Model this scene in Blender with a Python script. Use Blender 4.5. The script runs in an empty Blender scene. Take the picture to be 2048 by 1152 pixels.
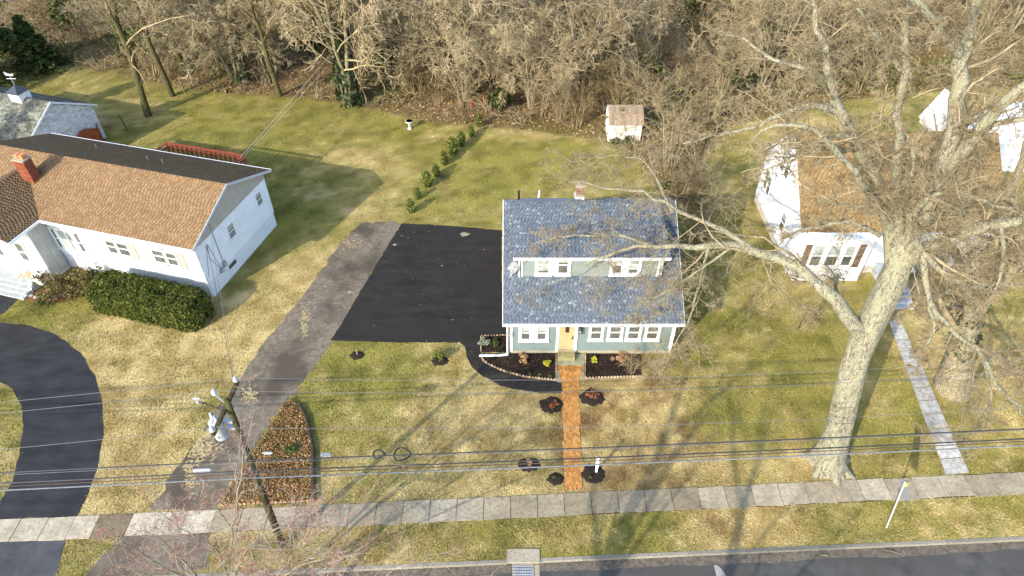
import bpy, math, random
import numpy as np
from mathutils import Vector

sc = bpy.context.scene
COL = sc.collection
# ------------------------------------------------------------------ camera, sky, sun, exposure
TH = math.radians(42.8); FPX = 1365.0; CAMH = 30.0
cam = bpy.data.cameras.new('camera'); camo = bpy.data.objects.new('camera', cam); COL.objects.link(camo)
cam.sensor_width = 36.0; cam.lens = FPX / 2048 * 36.0; cam.clip_start = 0.5; cam.clip_end = 1500
camo.location = (0, 0, CAMH); camo.rotation_euler = (math.pi / 2 - TH, 0, 0)
sc.camera = camo
SUN_EL = math.radians(27.2); SUN_AZ = (0.64, 0.768)          # ground direction the shadows fall in
world = bpy.data.worlds.new('World'); sc.world = world; world.use_nodes = True
wn = world.node_tree
sky = wn.nodes.new('ShaderNodeTexSky'); sky.sky_type = 'NISHITA'; sky.sun_disc = False
sky.sun_elevation = SUN_EL; sky.sun_rotation = math.atan2(-SUN_AZ[0], -SUN_AZ[1])
bg = wn.nodes['Background']; bg.inputs['Strength'].default_value = 0.15
wn.links.new(sky.outputs[0], bg.inputs['Color'])
sun = bpy.data.lights.new('sun', 'SUN'); sun.energy = 2.0; sun.angle = math.radians(0.5); sun.color = (1.0, 0.92, 0.78)
suno = bpy.data.objects.new('sun', sun); COL.objects.link(suno); suno.location = (-30, -30, 40)
suno.rotation_euler = Vector((SUN_AZ[0] * math.cos(SUN_EL), SUN_AZ[1] * math.cos(SUN_EL), -math.sin(SUN_EL))).to_track_quat('-Z', 'Y').to_euler()
sc.view_settings.view_transform = 'Standard'; sc.view_settings.look = 'None'
sc.view_settings.exposure = 1.76; sc.view_settings.gamma = 1.0; sc.view_settings.use_curve_mapping = False
sc.cycles.max_bounces = 5; sc.cycles.transparent_max_bounces = 12

RNG = np.random.default_rng(7)
random.seed(7)

# ------------------------------------------------------------------ surveying helpers (picture measurements -> metres on the ground)
def ray(px, py):
    a = (px - 1024) / FPX; b = -(py - 576) / FPX
    return np.array([a, math.cos(TH) + b * math.sin(TH), -math.sin(TH) + b * math.cos(TH)])
def G(px, py, z=0.0):
    d = ray(px, py); t = (z - CAMH) / d[2]
    return np.array([0, 0, CAMH]) + d * t
def AY(px, py, Y):
    d = ray(px, py)
    return np.array([0, 0, CAMH]) + d * (Y / d[1])
def gxy(pts): return [tuple(G(*p)[:2]) for p in pts]
def kerb_y(x): return 14.145 + 0.0463 * x
def walk_back(x): return 17.48 + 0.0513 * x
def walk_front(x): return 16.33 + 0.051 * x

# ------------------------------------------------------------------ materials
MATS = {}
def mat(name, c1, c2=None, scale=3.0, detail=4, rough=0.85, bump=0.0, bscale=None, stretch=(1, 1, 1), spec=0.3, metal=0.0, ramp=(0.35, 0.65), c3=None, scale3=0.3):
    if name in MATS: return MATS[name]
    m = bpy.data.materials.new(name); m.use_nodes = True; MATS[name] = m
    nt = m.node_tree; b = nt.nodes['Principled BSDF']
    b.inputs['Roughness'].default_value = rough; b.inputs['Specular IOR Level'].default_value = spec; b.inputs['Metallic'].default_value = metal
    b.inputs['Base Color'].default_value = (*c1, 1)
    if c2 is None and not bump: return m
    geo = nt.nodes.new('ShaderNodeNewGeometry'); mp = nt.nodes.new('ShaderNodeMapping'); mp.inputs['Scale'].default_value = stretch
    nt.links.new(geo.outputs['Position'], mp.inputs['Vector'])
    def noise(s, d=detail):
        n = nt.nodes.new('ShaderNodeTexNoise'); n.inputs['Scale'].default_value = s; n.inputs['Detail'].default_value = d; n.inputs['Roughness'].default_value = 0.65
        nt.links.new(mp.outputs[0], n.inputs['Vector']); return n
    if c2 is not None:
        n = noise(scale); r = nt.nodes.new('ShaderNodeValToRGB')
        r.color_ramp.elements[0].position = ramp[0]; r.color_ramp.elements[0].color = (*c1, 1)
        r.color_ramp.elements[1].position = ramp[1]; r.color_ramp.elements[1].color = (*c2, 1)
        nt.links.new(n.outputs['Fac'], r.inputs[0]); out = r.outputs[0]
        if c3 is not None:
            n3 = noise(scale3, 3); r3 = nt.nodes.new('ShaderNodeValToRGB'); r3.color_ramp.elements[0].position = .42; r3.color_ramp.elements[1].position = .62
            nt.links.new(n3.outputs['Fac'], r3.inputs[0])
            mx = nt.nodes.new('ShaderNodeMix'); mx.data_type = 'RGBA'; mx.inputs['B'].default_value = (*c3, 1)
            nt.links.new(r3.outputs[0], mx.inputs['Factor']); nt.links.new(out, mx.inputs['A']); out = mx.outputs['Result']
        nt.links.new(out, b.inputs['Base Color'])
    if bump:
        n = noise(bscale or scale * 4); bm = nt.nodes.new('ShaderNodeBump'); bm.inputs['Strength'].default_value = bump; bm.inputs['Distance'].default_value = 0.03
        nt.links.new(n.outputs['Fac'], bm.inputs['Height']); nt.links.new(bm.outputs[0], b.inputs['Normal'])
    return m
def mat_attr(name, stops, attr='rnd', rough=0.9, grain=40, gamt=0.25, spec=0.2, big=0.0, bigs=0.5):
    """colour chosen per piece from a stored random value, with fine grain"""
    if name in MATS: return MATS[name]
    m = bpy.data.materials.new(name); m.use_nodes = True; MATS[name] = m
    nt = m.node_tree; b = nt.nodes['Principled BSDF']; b.inputs['Roughness'].default_value = rough; b.inputs['Specular IOR Level'].default_value = spec
    a = nt.nodes.new('ShaderNodeAttribute'); a.attribute_name = attr
    r = nt.nodes.new('ShaderNodeValToRGB'); els = r.color_ramp.elements
    while len(els) < len(stops): els.new(0.5)
    for e, (p, c) in zip(els, stops): e.position = p; e.color = (*c, 1)
    nt.links.new(a.outputs['Fac'], r.inputs[0])
    geo = nt.nodes.new('ShaderNodeNewGeometry')
    def mulnoise(col, s, amt):
        n = nt.nodes.new('ShaderNodeTexNoise'); n.inputs['Scale'].default_value = s; n.inputs['Detail'].default_value = 3
        nt.links.new(geo.outputs['Position'], n.inputs['Vector'])
        mr = nt.nodes.new('ShaderNodeMapRange'); mr.inputs[1].default_value = .3; mr.inputs[2].default_value = .7; mr.inputs[3].default_value = 1 - amt; mr.inputs[4].default_value = 1 + amt
        nt.links.new(n.outputs['Fac'], mr.inputs[0])
        mx = nt.nodes.new('ShaderNodeVectorMath'); mx.operation = 'SCALE'
        nt.links.new(col, mx.inputs[0]); nt.links.new(mr.outputs[0], mx.inputs['Scale']); return mx.outputs[0]
    out = mulnoise(r.outputs[0], grain, gamt)
    if big: out = mulnoise(out, bigs, big)
    nt.links.new(out, b.inputs['Base Color']); return m
def mat_col(name, attr='col', rough=0.95, grain=30, gamt=0.3, bump=0.0):
    """colour stored per point (lawn zones, leaves)"""
    if name in MATS: return MATS[name]
    m = bpy.data.materials.new(name); m.use_nodes = True; MATS[name] = m
    nt = m.node_tree; b = nt.nodes['Principled BSDF']; b.inputs['Roughness'].default_value = rough; b.inputs['Specular IOR Level'].default_value = 0.1
    a = nt.nodes.new('ShaderNodeAttribute'); a.attribute_name = attr
    geo = nt.nodes.new('ShaderNodeNewGeometry')
    n = nt.nodes.new('ShaderNodeTexNoise'); n.inputs['Scale'].default_value = grain; n.inputs['Detail'].default_value = 5; n.inputs['Roughness'].default_value = .75
    nt.links.new(geo.outputs['Position'], n.inputs['Vector'])
    mr = nt.nodes.new('ShaderNodeMapRange'); mr.inputs[1].default_value = .3; mr.inputs[2].default_value = .7; mr.inputs[3].default_value = 1 - gamt; mr.inputs[4].default_value = 1 + gamt
    nt.links.new(n.outputs['Fac'], mr.inputs[0])
    mx = nt.nodes.new('ShaderNodeVectorMath'); mx.operation = 'SCALE'
    nt.links.new(a.outputs['Color'], mx.inputs[0]); nt.links.new(mr.outputs[0], mx.inputs['Scale'])
    nt.links.new(mx.outputs[0], b.inputs['Base Color'])
    if bump:
        bm = nt.nodes.new('ShaderNodeBump'); bm.inputs['Strength'].default_value = bump; bm.inputs['Distance'].default_value = 0.06
        nt.links.new(n.outputs['Fac'], bm.inputs['Height']); nt.links.new(bm.outputs[0], b.inputs['Normal'])
    return m
def glass_mat(name):
    m = bpy.data.materials.new(name); m.use_nodes = True; nt = m.node_tree; nt.nodes.clear()
    o = nt.nodes.new('ShaderNodeOutputMaterial'); t = nt.nodes.new('ShaderNodeBsdfTransparent'); g = nt.nodes.new('ShaderNodeBsdfGlossy')
    g.inputs['Roughness'].default_value = 0.05; t.inputs['Color'].default_value = (.9, .92, .92, 1)
    f = nt.nodes.new('ShaderNodeFresnel'); f.inputs[0].default_value = 1.45; mx = nt.nodes.new('ShaderNodeMixShader'); gg = nt.nodes.new('ShaderNodeNewGeometry'); iv = nt.nodes.new('ShaderNodeMath'); iv.operation = 'SUBTRACT'; iv.inputs[0].default_value = 1; nt.links.new(gg.outputs['Backfacing'], iv.inputs[1]); ml = nt.nodes.new('ShaderNodeMath'); ml.operation = 'MULTIPLY'; nt.links.new(iv.outputs[0], ml.inputs[0]); nt.links.new(f.outputs[0], ml.inputs[1])
    nt.links.new(ml.outputs[0], mx.inputs[0]); nt.links.new(t.outputs[0], mx.inputs[1]); nt.links.new(g.outputs[0], mx.inputs[2]); nt.links.new(mx.outputs[0], o.inputs[0])
    return m
GLASS = glass_mat('window_glass')
DARKROOM = mat('dim_interior', (.10, .095, .085), (.20, .185, .16), 2.0)
BLIND = mat('window_blind', (.5, .5, .46), (.58, .57, .52), 5)
WHITE = mat('white_paint', (.74, .74, .73), (.80, .80, .79), 2.5, rough=.55)
WHITE_SIDING = mat('white_siding', (.70, .71, .72), (.78, .79, .80), 1.2, rough=.6)
SAGE = mat('sage_siding', (.135, .178, .168), (.16, .205, .192), 1.3, rough=.65)
SAGE_LIGHT = mat('dormer_sage_shakes', (.18, .22, .205), (.21, .25, .232), 4, rough=.7)
CONCRETE = mat('concrete', (.28, .24, .17), (.38, .33, .245), 6, rough=.95, bump=.2, bscale=60)
STEEL = mat('galvanised', (.42, .43, .44), (.52, .53, .54), 6, rough=.45, metal=.4)
BLACK = mat('black_plastic', (.02, .02, .022), rough=.5)
CABLE = mat('cable_sheath', (.03, .03, .035), rough=.6)
ALU = mat('bare_wire', (.13, .13, .135), rough=.6)
PORCELAIN = mat('porcelain', (.40, .42, .45), rough=.3)
WOODPOLE = mat('pole_wood', (.022, .015, .008), (.075, .056, .026), 5, rough=.95, stretch=(3, 3, .5), bump=.3, c3=(.075, .07, .02), scale3=1.2)
MULCH = mat('dark_mulch', (.010, .007, .005), (.035, .024, .017), 22, rough=1, bump=1.0, bscale=40)
def bark(name, c1, c2, c3):
    m = mat(name, c1, c2, 9, detail=9, rough=.95, bump=.9, bscale=22, stretch=(1.2, 1.2, .42), c3=c3, scale3=4.0, ramp=(.45, .61))
    nt = m.node_tree; b = nt.nodes['Principled BSDF']; src = b.inputs['Base Color'].links[0].from_socket
    geo = nt.nodes.new('ShaderNodeNewGeometry'); v = nt.nodes.new('ShaderNodeTexNoise'); v.inputs['Scale'].default_value = 30; v.inputs['Detail'].default_value = 4; nt.links.new(geo.outputs['Position'], v.inputs['Vector'])
    [setattr(q.inputs['Distance'], 'default_value', .10) for q in nt.nodes if q.type == 'BUMP']
    r = nt.nodes.new('ShaderNodeValToRGB'); r.color_ramp.elements[0].position = .56; r.color_ramp.elements[1].position = .62; nt.links.new(v.outputs['Fac'], r.inputs[0])
    mx = nt.nodes.new('ShaderNodeMix'); mx.data_type = 'RGBA'; mx.inputs['B'].default_value = (c2[0] * 1.45, c2[1] * 1.5, c2[2] * 1.45, 1); nt.links.new(r.outputs[0], mx.inputs['Factor']); nt.links.new(src, mx.inputs['A']); nt.links.new(mx.outputs['Result'], b.inputs['Base Color'])
    return m
BARK_LICHEN = bark('lichen_bark', (.10, .082, .055), (.33, .305, .225), (.265, .26, .165))
BARK_MOSS = bark('mossy_bark', (.045, .035, .016), (.125, .10, .045), (.095, .10, .026))
BARK_PALE = bark('pale_bark', (.14, .105, .062), (.35, .295, .195), (.25, .22, .125))
TWIG_TAN = mat('tan_twigs', (.165, .12, .06), (.38, .30, .175), .8)
TWIG_GREY = mat('grey_twigs', (.20, .155, .08), (.41, .33, .19), .9)
TWIG_BROWN = mat('brown_twigs', (.09, .062, .025), (.25, .18, .078), .7)
TWIG_RED = mat('red_budded_twigs', (.22, .15, .11), (.42, .35, .28), 1.8)

# ------------------------------------------------------------------ mesh helpers
ORG = {}
def mesh_np(name, V, faces, attrs=None, smooth=False):
    """V (n,3); faces: list of int arrays (m,k); attrs: {name: (domain, type, values)}"""
    me = bpy.data.meshes.new(name)
    V = np.asarray(V, np.float32); me.vertices.add(len(V)); me.vertices.foreach_set('co', V.ravel())
    faces = [np.asarray(f, np.int32) for f in faces if len(f)]
    nl = sum(f.size for f in faces); npoly = sum(len(f) for f in faces)
    me.loops.add(nl); me.loops.foreach_set('vertex_index', np.concatenate([f.ravel() for f in faces]))
    tot = np.concatenate([np.full(len(f), f.shape[1], np.int32) for f in faces])
    st = np.concatenate([[0], np.cumsum(tot)[:-1]]).astype(np.int32)
    me.polygons.add(npoly); me.polygons.foreach_set('loop_start', st); me.polygons.foreach_set('loop_total', tot)
    if smooth: me.polygons.foreach_set('use_smooth', np.ones(npoly, bool))
    me.update(calc_edges=True)
    for k, (dom, typ, val) in (attrs or {}).items():
        a = me.attributes.new(k, typ, dom)
        a.data.foreach_set('color' if typ == 'FLOAT_COLOR' else 'value', np.asarray(val, np.float32).ravel())
    return me
def link(name, me, m=None, parent=None, kind=None):
    o = bpy.data.objects.new(name, me); COL.objects.link(o)
    if m is not None and me is not None:
        if not len(me.materials): me.materials.append(m)
    if parent is not None:
        o.parent = parent; ORG[o.name] = ORG.get(parent.name, np.zeros(3))
    if kind: o['kind'] = kind
    return o
def link_np(name, V, faces, m, parent=None, kind=None, attrs=None, smooth=False):
    V = np.asarray(V, float)
    if parent is not None: V = V - ORG.get(parent.name, np.zeros(3))
    return link(name, mesh_np(name, V, faces, attrs, smooth), m, parent, kind)
def thing(name, label, cat, loc=(0, 0, 0), group=None):
    o = bpy.data.objects.new(name, None); COL.objects.link(o); o.location = loc; o.empty_display_size = .3
    ORG[o.name] = np.array(loc, float)
    tag(o, label, cat, group); return o
def tag(o, label=None, cat=None, group=None):
    if label: o['label'] = label
    if cat: o['category'] = cat
    if group: o['group'] = group
    return o
def setting(name):
    o = bpy.data.objects.new(name, None); COL.objects.link(o); o['kind'] = 'structure'; ORG[o.name] = np.zeros(3); return o
def copy_thing(root, loc, rotz, scale, label=None, group=None):
    r = root.copy(); COL.objects.link(r); r.location = loc; r.rotation_euler = (0, 0, rotz); r.scale = scale
    if label: r['label'] = label
    if group: r['group'] = group
    for ch in root.children:
        c = ch.copy(); COL.objects.link(c); c.parent = r
        for g in ch.children:
            d = g.copy(); COL.objects.link(d); d.parent = c
    return r

class MB:
    def __init__(s, T=None):
        s.V = []; s.F = []; s.T = T or (lambda x, y, z: (x, y, z)); s.A = []
        o, a, b, c = [np.array(s.T(*q), float) for q in ((0, 0, 0), (1, 0, 0), (0, 1, 0), (0, 0, 1))]; s.flip = np.dot(np.cross(a - o, b - o), c - o) < 0
    def pts(s, ps):
        i = len(s.V); s.V += [tuple(s.T(*p)) for p in ps]; return list(range(i, i + len(ps)))
    def face(s, ps, val=None):
        s.F.append(s.pts(ps)); s.A.append(random.random() if val is None else val); return s
    def box(s, x0, x1, y0, y1, z0, z1):
        i = s.pts([(x0, y0, z0), (x1, y0, z0), (x1, y1, z0), (x0, y1, z0), (x0, y0, z1), (x1, y0, z1), (x1, y1, z1), (x0, y1, z1)])
        v = random.random()
        for f in ((0, 3, 2, 1), (4, 5, 6, 7), (0, 1, 5, 4), (1, 2, 6, 5), (2, 3, 7, 6), (3, 0, 4, 7)): s.F.append([i[k] for k in f]); s.A.append(v)
        return s
    def prism(s, poly, z0, z1):
        n = len(poly); a = s.pts([(x, y, z0) for x, y in poly]); b = s.pts([(x, y, z1) for x, y in poly])
        s.F.append(a[::-1]); s.F.append(b); s.A += [.5, .5]
        for k in range(n): s.F.append([a[k], a[(k + 1) % n], b[(k + 1) % n], b[k]]); s.A.append(.5)
        return s
    def loft(s, A, B):
        n = len(A); a = s.pts(A); b = s.pts(B); s.F.append(a[::-1]); s.F.append(b); s.A += [.5, .5]
        for k in range(n): s.F.append([a[k], a[(k + 1) % n], b[(k + 1) % n], b[k]]); s.A.append(.5)
        return s
    def tube(s, P, R, n=8, caps=True):
        P = [np.array(p, float) for p in P]
        if not hasattr(R, '__len__'): R = [R] * len(P)
        rings = []
        for k in range(len(P)):
            t = P[min(k + 1, len(P) - 1)] - P[max(k - 1, 0)]; t = t / (np.linalg.norm(t) + 1e-9)
            u = np.cross(t, [0, 0, 1.0]) if abs(t[2]) < .9 else np.cross(t, [1.0, 0, 0]); u = u / np.linalg.norm(u); w = np.cross(t, u)
            rings.append(s.pts([P[k] + R[k] * (math.cos(2 * math.pi * j / n) * u + math.sin(2 * math.pi * j / n) * w) for j in range(n)]))
        for a, b in zip(rings, rings[1:]):
            for j in range(n): s.F.append([a[j], a[(j + 1) % n], b[(j + 1) % n], b[j]]); s.A.append(.5)
        if caps: s.F.append(rings[0][::-1]); s.F.append(rings[-1]); s.A += [.5, .5]
        return s
    def lathe(s, c, prof, n=14):
        return s.tube([(c[0], c[1], c[2] + z) for r, z in prof], [r for r, z in prof], n)
    def build(s, name, m, parent=None, kind=None, smooth=False, rnd=False, fix=True):
        o3 = ORG.get(parent.name, np.zeros(3)) if parent is not None else np.zeros(3)
        me = bpy.data.meshes.new(name)
        me.from_pydata([(v[0] - o3[0], v[1] - o3[1], v[2] - o3[2]) for v in s.V], [], [f[::-1] for f in s.F] if s.flip else s.F)
        if rnd: a = me.attributes.new('rnd', 'FLOAT', 'FACE'); a.data.foreach_set('value', np.array(s.A, np.float32))
        if smooth: me.polygons.foreach_set('use_smooth', np.ones(len(me.polygons), bool))
        me.update(); return link(name, me, m, parent, kind)

def wallframe(o, along, out):
    """(a, d, z): a metres along the wall, d metres out of it, z up"""
    o = np.array(o, float); al = np.array(along, float); ou = np.array(out, float)
    return lambda a, d, z: (o[0] + a * al[0] + d * ou[0], o[1] + a * al[1] + d * ou[1], o[2] + z)
def siding(T, z0, z1, lo, hi, e=.11, lip=.018):
    m = MB(T); z = z0
    while z < z1 - 1e-4:
        zt = min(z + e, z1)
        a0, a1, b0, b1 = lo(z), hi(z), lo(zt), hi(zt)
        if a1 - a0 > .02:
            if b1 < b0: b0 = b1 = (b0 + b1) / 2
            v = random.random()
            m.face([(a0, lip, z), (a1, lip, z), (b1, .004, zt), (b0, .004, zt)], v); m.face([(a0, 0, z), (a1, 0, z), (a1, lip, z), (a0, lip, z)], v)
        z = zt
    return m
def window(par, T, a0, a1, z0, z1, name='window', cas=.10, blind=0.0, mat_f=None, split=True, sill=True, d0=.0, muntin=0):
    mat_f = mat_f or WHITE; m = MB(T); d = d0 + .06
    m.box(a0 - cas, a0, d0, d, z0 - .02, z1); m.box(a1, a1 + cas, d0, d, z0 - .02, z1); m.box(a0 - cas - .02, a1 + cas + .02, d0, d + .012, z1, z1 + cas)
    s = .045; zm = (z0 + z1) / 2
    m.box(a0, a0 + s, d0, d - .015, z0, z1); m.box(a1 - s, a1, d0, d - .015, z0, z1); m.box(a0 + s, a1 - s, d0, d - .016, z0, z0 + s + .02); m.box(a0 + s, a1 - s, d0, d - .016, z1 - s, z1)
    if split: m.box(a0 + s, a1 - s, d0, d - .01, zm - .035, zm + .035)
    f = m.build(name, mat_f, par)
    MB(T).box(a0 + .005, a1 - .005, d0 - .004, d0 + .008, z0 + .005, z1 - .005).build('backing', DARKROOM, f)
    if blind > 0: MB(T).box(a0 + s + .003, a1 - s - .003, d0 + .012, d0 + .018, z1 - s - (z1 - z0) * blind, z1 - s - .003).build('blind', BLIND, f)
    for q in ([(z0 + s + .022, zm - .037), (zm + .037, z1 - s - .002)] if split else [(z0 + s + .022, z1 - s - .002)]):
        MB(T).box(a0 + s + .002, a1 - s - .002, d0 + .028, d0 + .033, q[0], q[1]).build('pane', GLASS, f)
    if sill: MB(T).box(a0 - cas - .04, a1 + cas + .04, d0, d + .05, z0 - .02 - cas, z0 - .022).build('sill', mat_f, f)
    return f
def shingles(O, ex, ey, W, L, tab, expo, inside=None, thick=.014, jitter=.15, gap=.012):
    """arrays of wedge shaped shingles on a roof plane; returns V, F, rnd"""
    O = np.array(O, float); ex = np.array(ex, float); ey = np.array(ey, float); n = np.cross(ex, ey); n /= np.linalg.norm(n)
    rows = int(math.ceil(L / expo)); out = []
    for r in range(rows):
        x = -RNG.random() * tab
        while x < W:
            w = tab * (1 + jitter * (RNG.random() - .5))
            a, b = max(0, x), min(W, x + w - gap); y0 = r * expo; y1 = min(L, y0 + expo + .02)
            if b - a > .03 and (inside is None or inside((a + b) / 2, y0 + expo / 2)): out.append((a, b, y0, y1, thick * (.75 + .5 * RNG.random())))
            x += w
    A = np.array(out); N = len(A)
    def P(a, y, h): return O + a[:, None] * ex + y[:, None] * ey + h[:, None] * n
    z = np.zeros(N) + .002
    v = np.stack([P(A[:, 0], A[:, 2], A[:, 4]), P(A[:, 1], A[:, 2], A[:, 4]), P(A[:, 1], A[:, 3], z), P(A[:, 0], A[:, 3], z), P(A[:, 0], A[:, 2], z * 0), P(A[:, 1], A[:, 2], z * 0)], 1)
    b = np.arange(N)[:, None] * 6
    F = np.concatenate([b + [0, 1, 2, 3], b + [4, 5, 1, 0], b + [0, 3, 3, 4], b + [1, 5, 2, 2]])
    quads = np.concatenate([b + [0, 1, 2, 3], b + [4, 5, 1, 0]]); tris = np.concatenate([b + [0, 3, 4], b + [1, 5, 2]])
    rnd = RNG.random(N)
    return v.reshape(-1, 3), [quads, tris], np.concatenate([rnd] * 4), v, rnd
def in_poly(x, y, poly):
    x = np.asarray(x); y = np.asarray(y); c = np.zeros(x.shape, bool); n = len(poly)
    for i in range(n):
        x0, y0 = poly[i]; x1, y1 = poly[(i + 1) % n]
        if y0 == y1: continue
        c ^= ((y0 > y) != (y1 > y)) & (x < (x1 - x0) * (y - y0) / (y1 - y0) + x0)
    return c
def rough_poly(poly, step=.35, amp=.05, seed=1):
    r = random.Random(seed); out = []
    for i in range(len(poly)):
        a = np.array(poly[i]); b = np.array(poly[(i + 1) % len(poly)]); L = np.linalg.norm(b - a); n = max(1, int(L / step))
        t = (b - a) / (L + 1e-9); nn = np.array([-t[1], t[0]])
        for k in range(n): out.append(tuple(a + (b - a) * k / n + nn * r.gauss(0, amp)))
    return out
def smooth_poly(poly, it=2, closed=True):
    for _ in range(it):
        q = []
        for i in range(len(poly)):
            a = np.array(poly[i]); b = np.array(poly[(i + 1) % len(poly)]); q += [tuple(.75 * a + .25 * b), tuple(.25 * a + .75 * b)]
        poly = q
    return poly

# value noise on the ground plane
_lat = RNG.random((256, 256))
def vnoise(x, y, s):
    x = np.asarray(x) / s + 1000.3; y = np.asarray(y) / s + 1000.7; i = np.floor(x).astype(int); j = np.floor(y).astype(int); f = x - i; g = y - j
    f = f * f * (3 - 2 * f); g = g * g * (3 - 2 * g)
    L = lambda a, b: _lat[a % 256, b % 256]
    return (L(i, j) * (1 - f) + L(i + 1, j) * f) * (1 - g) + (L(i, j + 1) * (1 - f) + L(i + 1, j + 1) * f) * g

# ------------------------------------------------------------------ ground plan
def P(*pts): return gxy(pts)
old_drive = P((722, 447), (786, 443), (802, 450), (735, 560), (672, 676), (600, 775), (545, 838), (500, 910), (470, 955), (430, 1018), (298, 1021), (330, 965), (405, 870), (455, 790), (525, 690), (590, 612), (645, 535), (690, 475))
pad = P((803, 447), (900, 452), (1003, 461), (1003, 560)) + [(-.14, 27.2), (-.14, 26.9)] + P((1018, 705), (962, 705), (964, 722), (985, 735), (1010, 745), (1050, 756), (1112, 763), (1122, 766), (1124, 785), (1080, 786), (1040, 781), (1000, 771), (965, 752), (943, 735), (933, 712), (930, 694), (919, 685), (800, 685), (663, 681), (735, 560))
_horse_o = P((-400, 640), (-60, 640), (0, 645), (60, 652), (112, 670), (160, 706), (190, 752), (204, 805), (206, 870), (195, 935), (175, 990), (155, 1032))
_horse_i = P((0, 1005), (25, 965), (40, 910), (47, 850), (42, 810), (25, 778), (-10, 757), (-60, 745), (-400, 745))
horseshoe = _horse_o + P((-15, 1039)) + _horse_i
entry_walk_left = P((-200, 590), (-20, 575), (45, 590), (10, 625), (-20, 640), (-200, 640))
apron_left = P((-60, 1083), (133, 1078), (108, 1165)) + [tuple(np.array(P((-60, 1165))[0]))]
_a = G(245, 1072); _b = G(425, 1062)
apron_old = [tuple(_a[:2]), tuple(_b[:2]), (_b[0] + .3, kerb_y(_b[0]) + .2), (_a[0] - 1.0, kerb_y(_a[0] - 1) + .2)]
ivy_bed = P((583, 800), (600, 812), (614, 842), (626, 900), (628, 1003), (530, 1008), (440, 1012), (470, 962), (520, 888), (565, 815))
front_bed = P((1020, 708), (1112, 706), (1112, 760), (1050, 753), (1005, 741), (975, 727), (964, 716), (963, 708))
side_bed = P((962, 673), (1016, 671), (1016, 702), (962, 704))
right_bed = P((1170, 708), (1282, 709), (1282, 752), (1170, 757))
brick_walk = P((1114, 731), (1166, 731), (1164, 745), (1158, 766), (1159, 820), (1162, 900), (1166, 978), (1129, 980), (1127, 900), (1126, 820), (1123, 766), (1118, 748))
landing = P((1114, 711), (1170, 708), (1168, 731), (1113, 731))
flare_l = P((1113, 731.5), (1114, 731.5), (1118, 748), (1123, 766), (1113, 764)); flare_r = P((1166.5, 731.5), (1168, 731.5), (1168, 757), (1158.5, 760), (1164.5, 745))
flag_walk = P((1775, 636), (1797, 634), (1838, 720), (1885, 830), (1938, 946), (1892, 950), (1850, 840), (1806, 720))
mulch_ranch = P((60, 575), (120, 590), (132, 600), (90, 612), (45, 597), (60, 585))
xs0, xs1 = -95.0, 95.0
road_z = -.13

# ranch house frame
ANG = math.radians(15.5); RV = np.array([math.sin(ANG), math.cos(ANG)]); RU = np.array([-RV[1], RV[0]])
RB = G(555, 450)[:2]; RD = 7.8; RP0 = RB - RD * RV
def RT(u, v, z): return (RP0[0] + u * RU[0] + v * RV[0], RP0[1] + u * RU[1] + v * RV[1], z)
def rxy(u, v): return RT(u, v, 0)[:2]
HX0, HX1, HY0, HY1 = -.1, 9.2, 26.75, 36.7           # sage house footprint
WX0, WX1, WY0, WY1 = 18.15, 30.6, 33.9, 42.1          # white house footprint
foot_house = [(HX0, HY0), (HX1, HY0), (HX1, HY1), (HX0, HY1)]
foot_white = [(WX0, WY0), (WX1, WY0), (WX1, WY1), (WX0, WY1)]
foot_ranch = [rxy(0, 0), rxy(0, RD), rxy(17.7, RD), rxy(17.7, 0)]
woods_edge = P((-900, 140), (-300, 150), (60, 140), (110, 128), (200, 138), (300, 165), (400, 183), (520, 190), (640, 200), (760, 222), (870, 246), (960, 252), (1060, 262), (1200, 280), (1260, 300), (1290, 345), (1330, 370), (1395, 360), (1420, 290), (1450, 252), (1560, 232), (1700, 200), (1900, 180), (2400, 170)) + [(95, 60), (95, 150), (-95, 150), (-95, 60)]
side_brush = P((1320, 330), (1400, 320), (1420, 380), (1420, 480), (1380, 560), (1358, 560), (1358, 420), (1300, 385))

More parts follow.
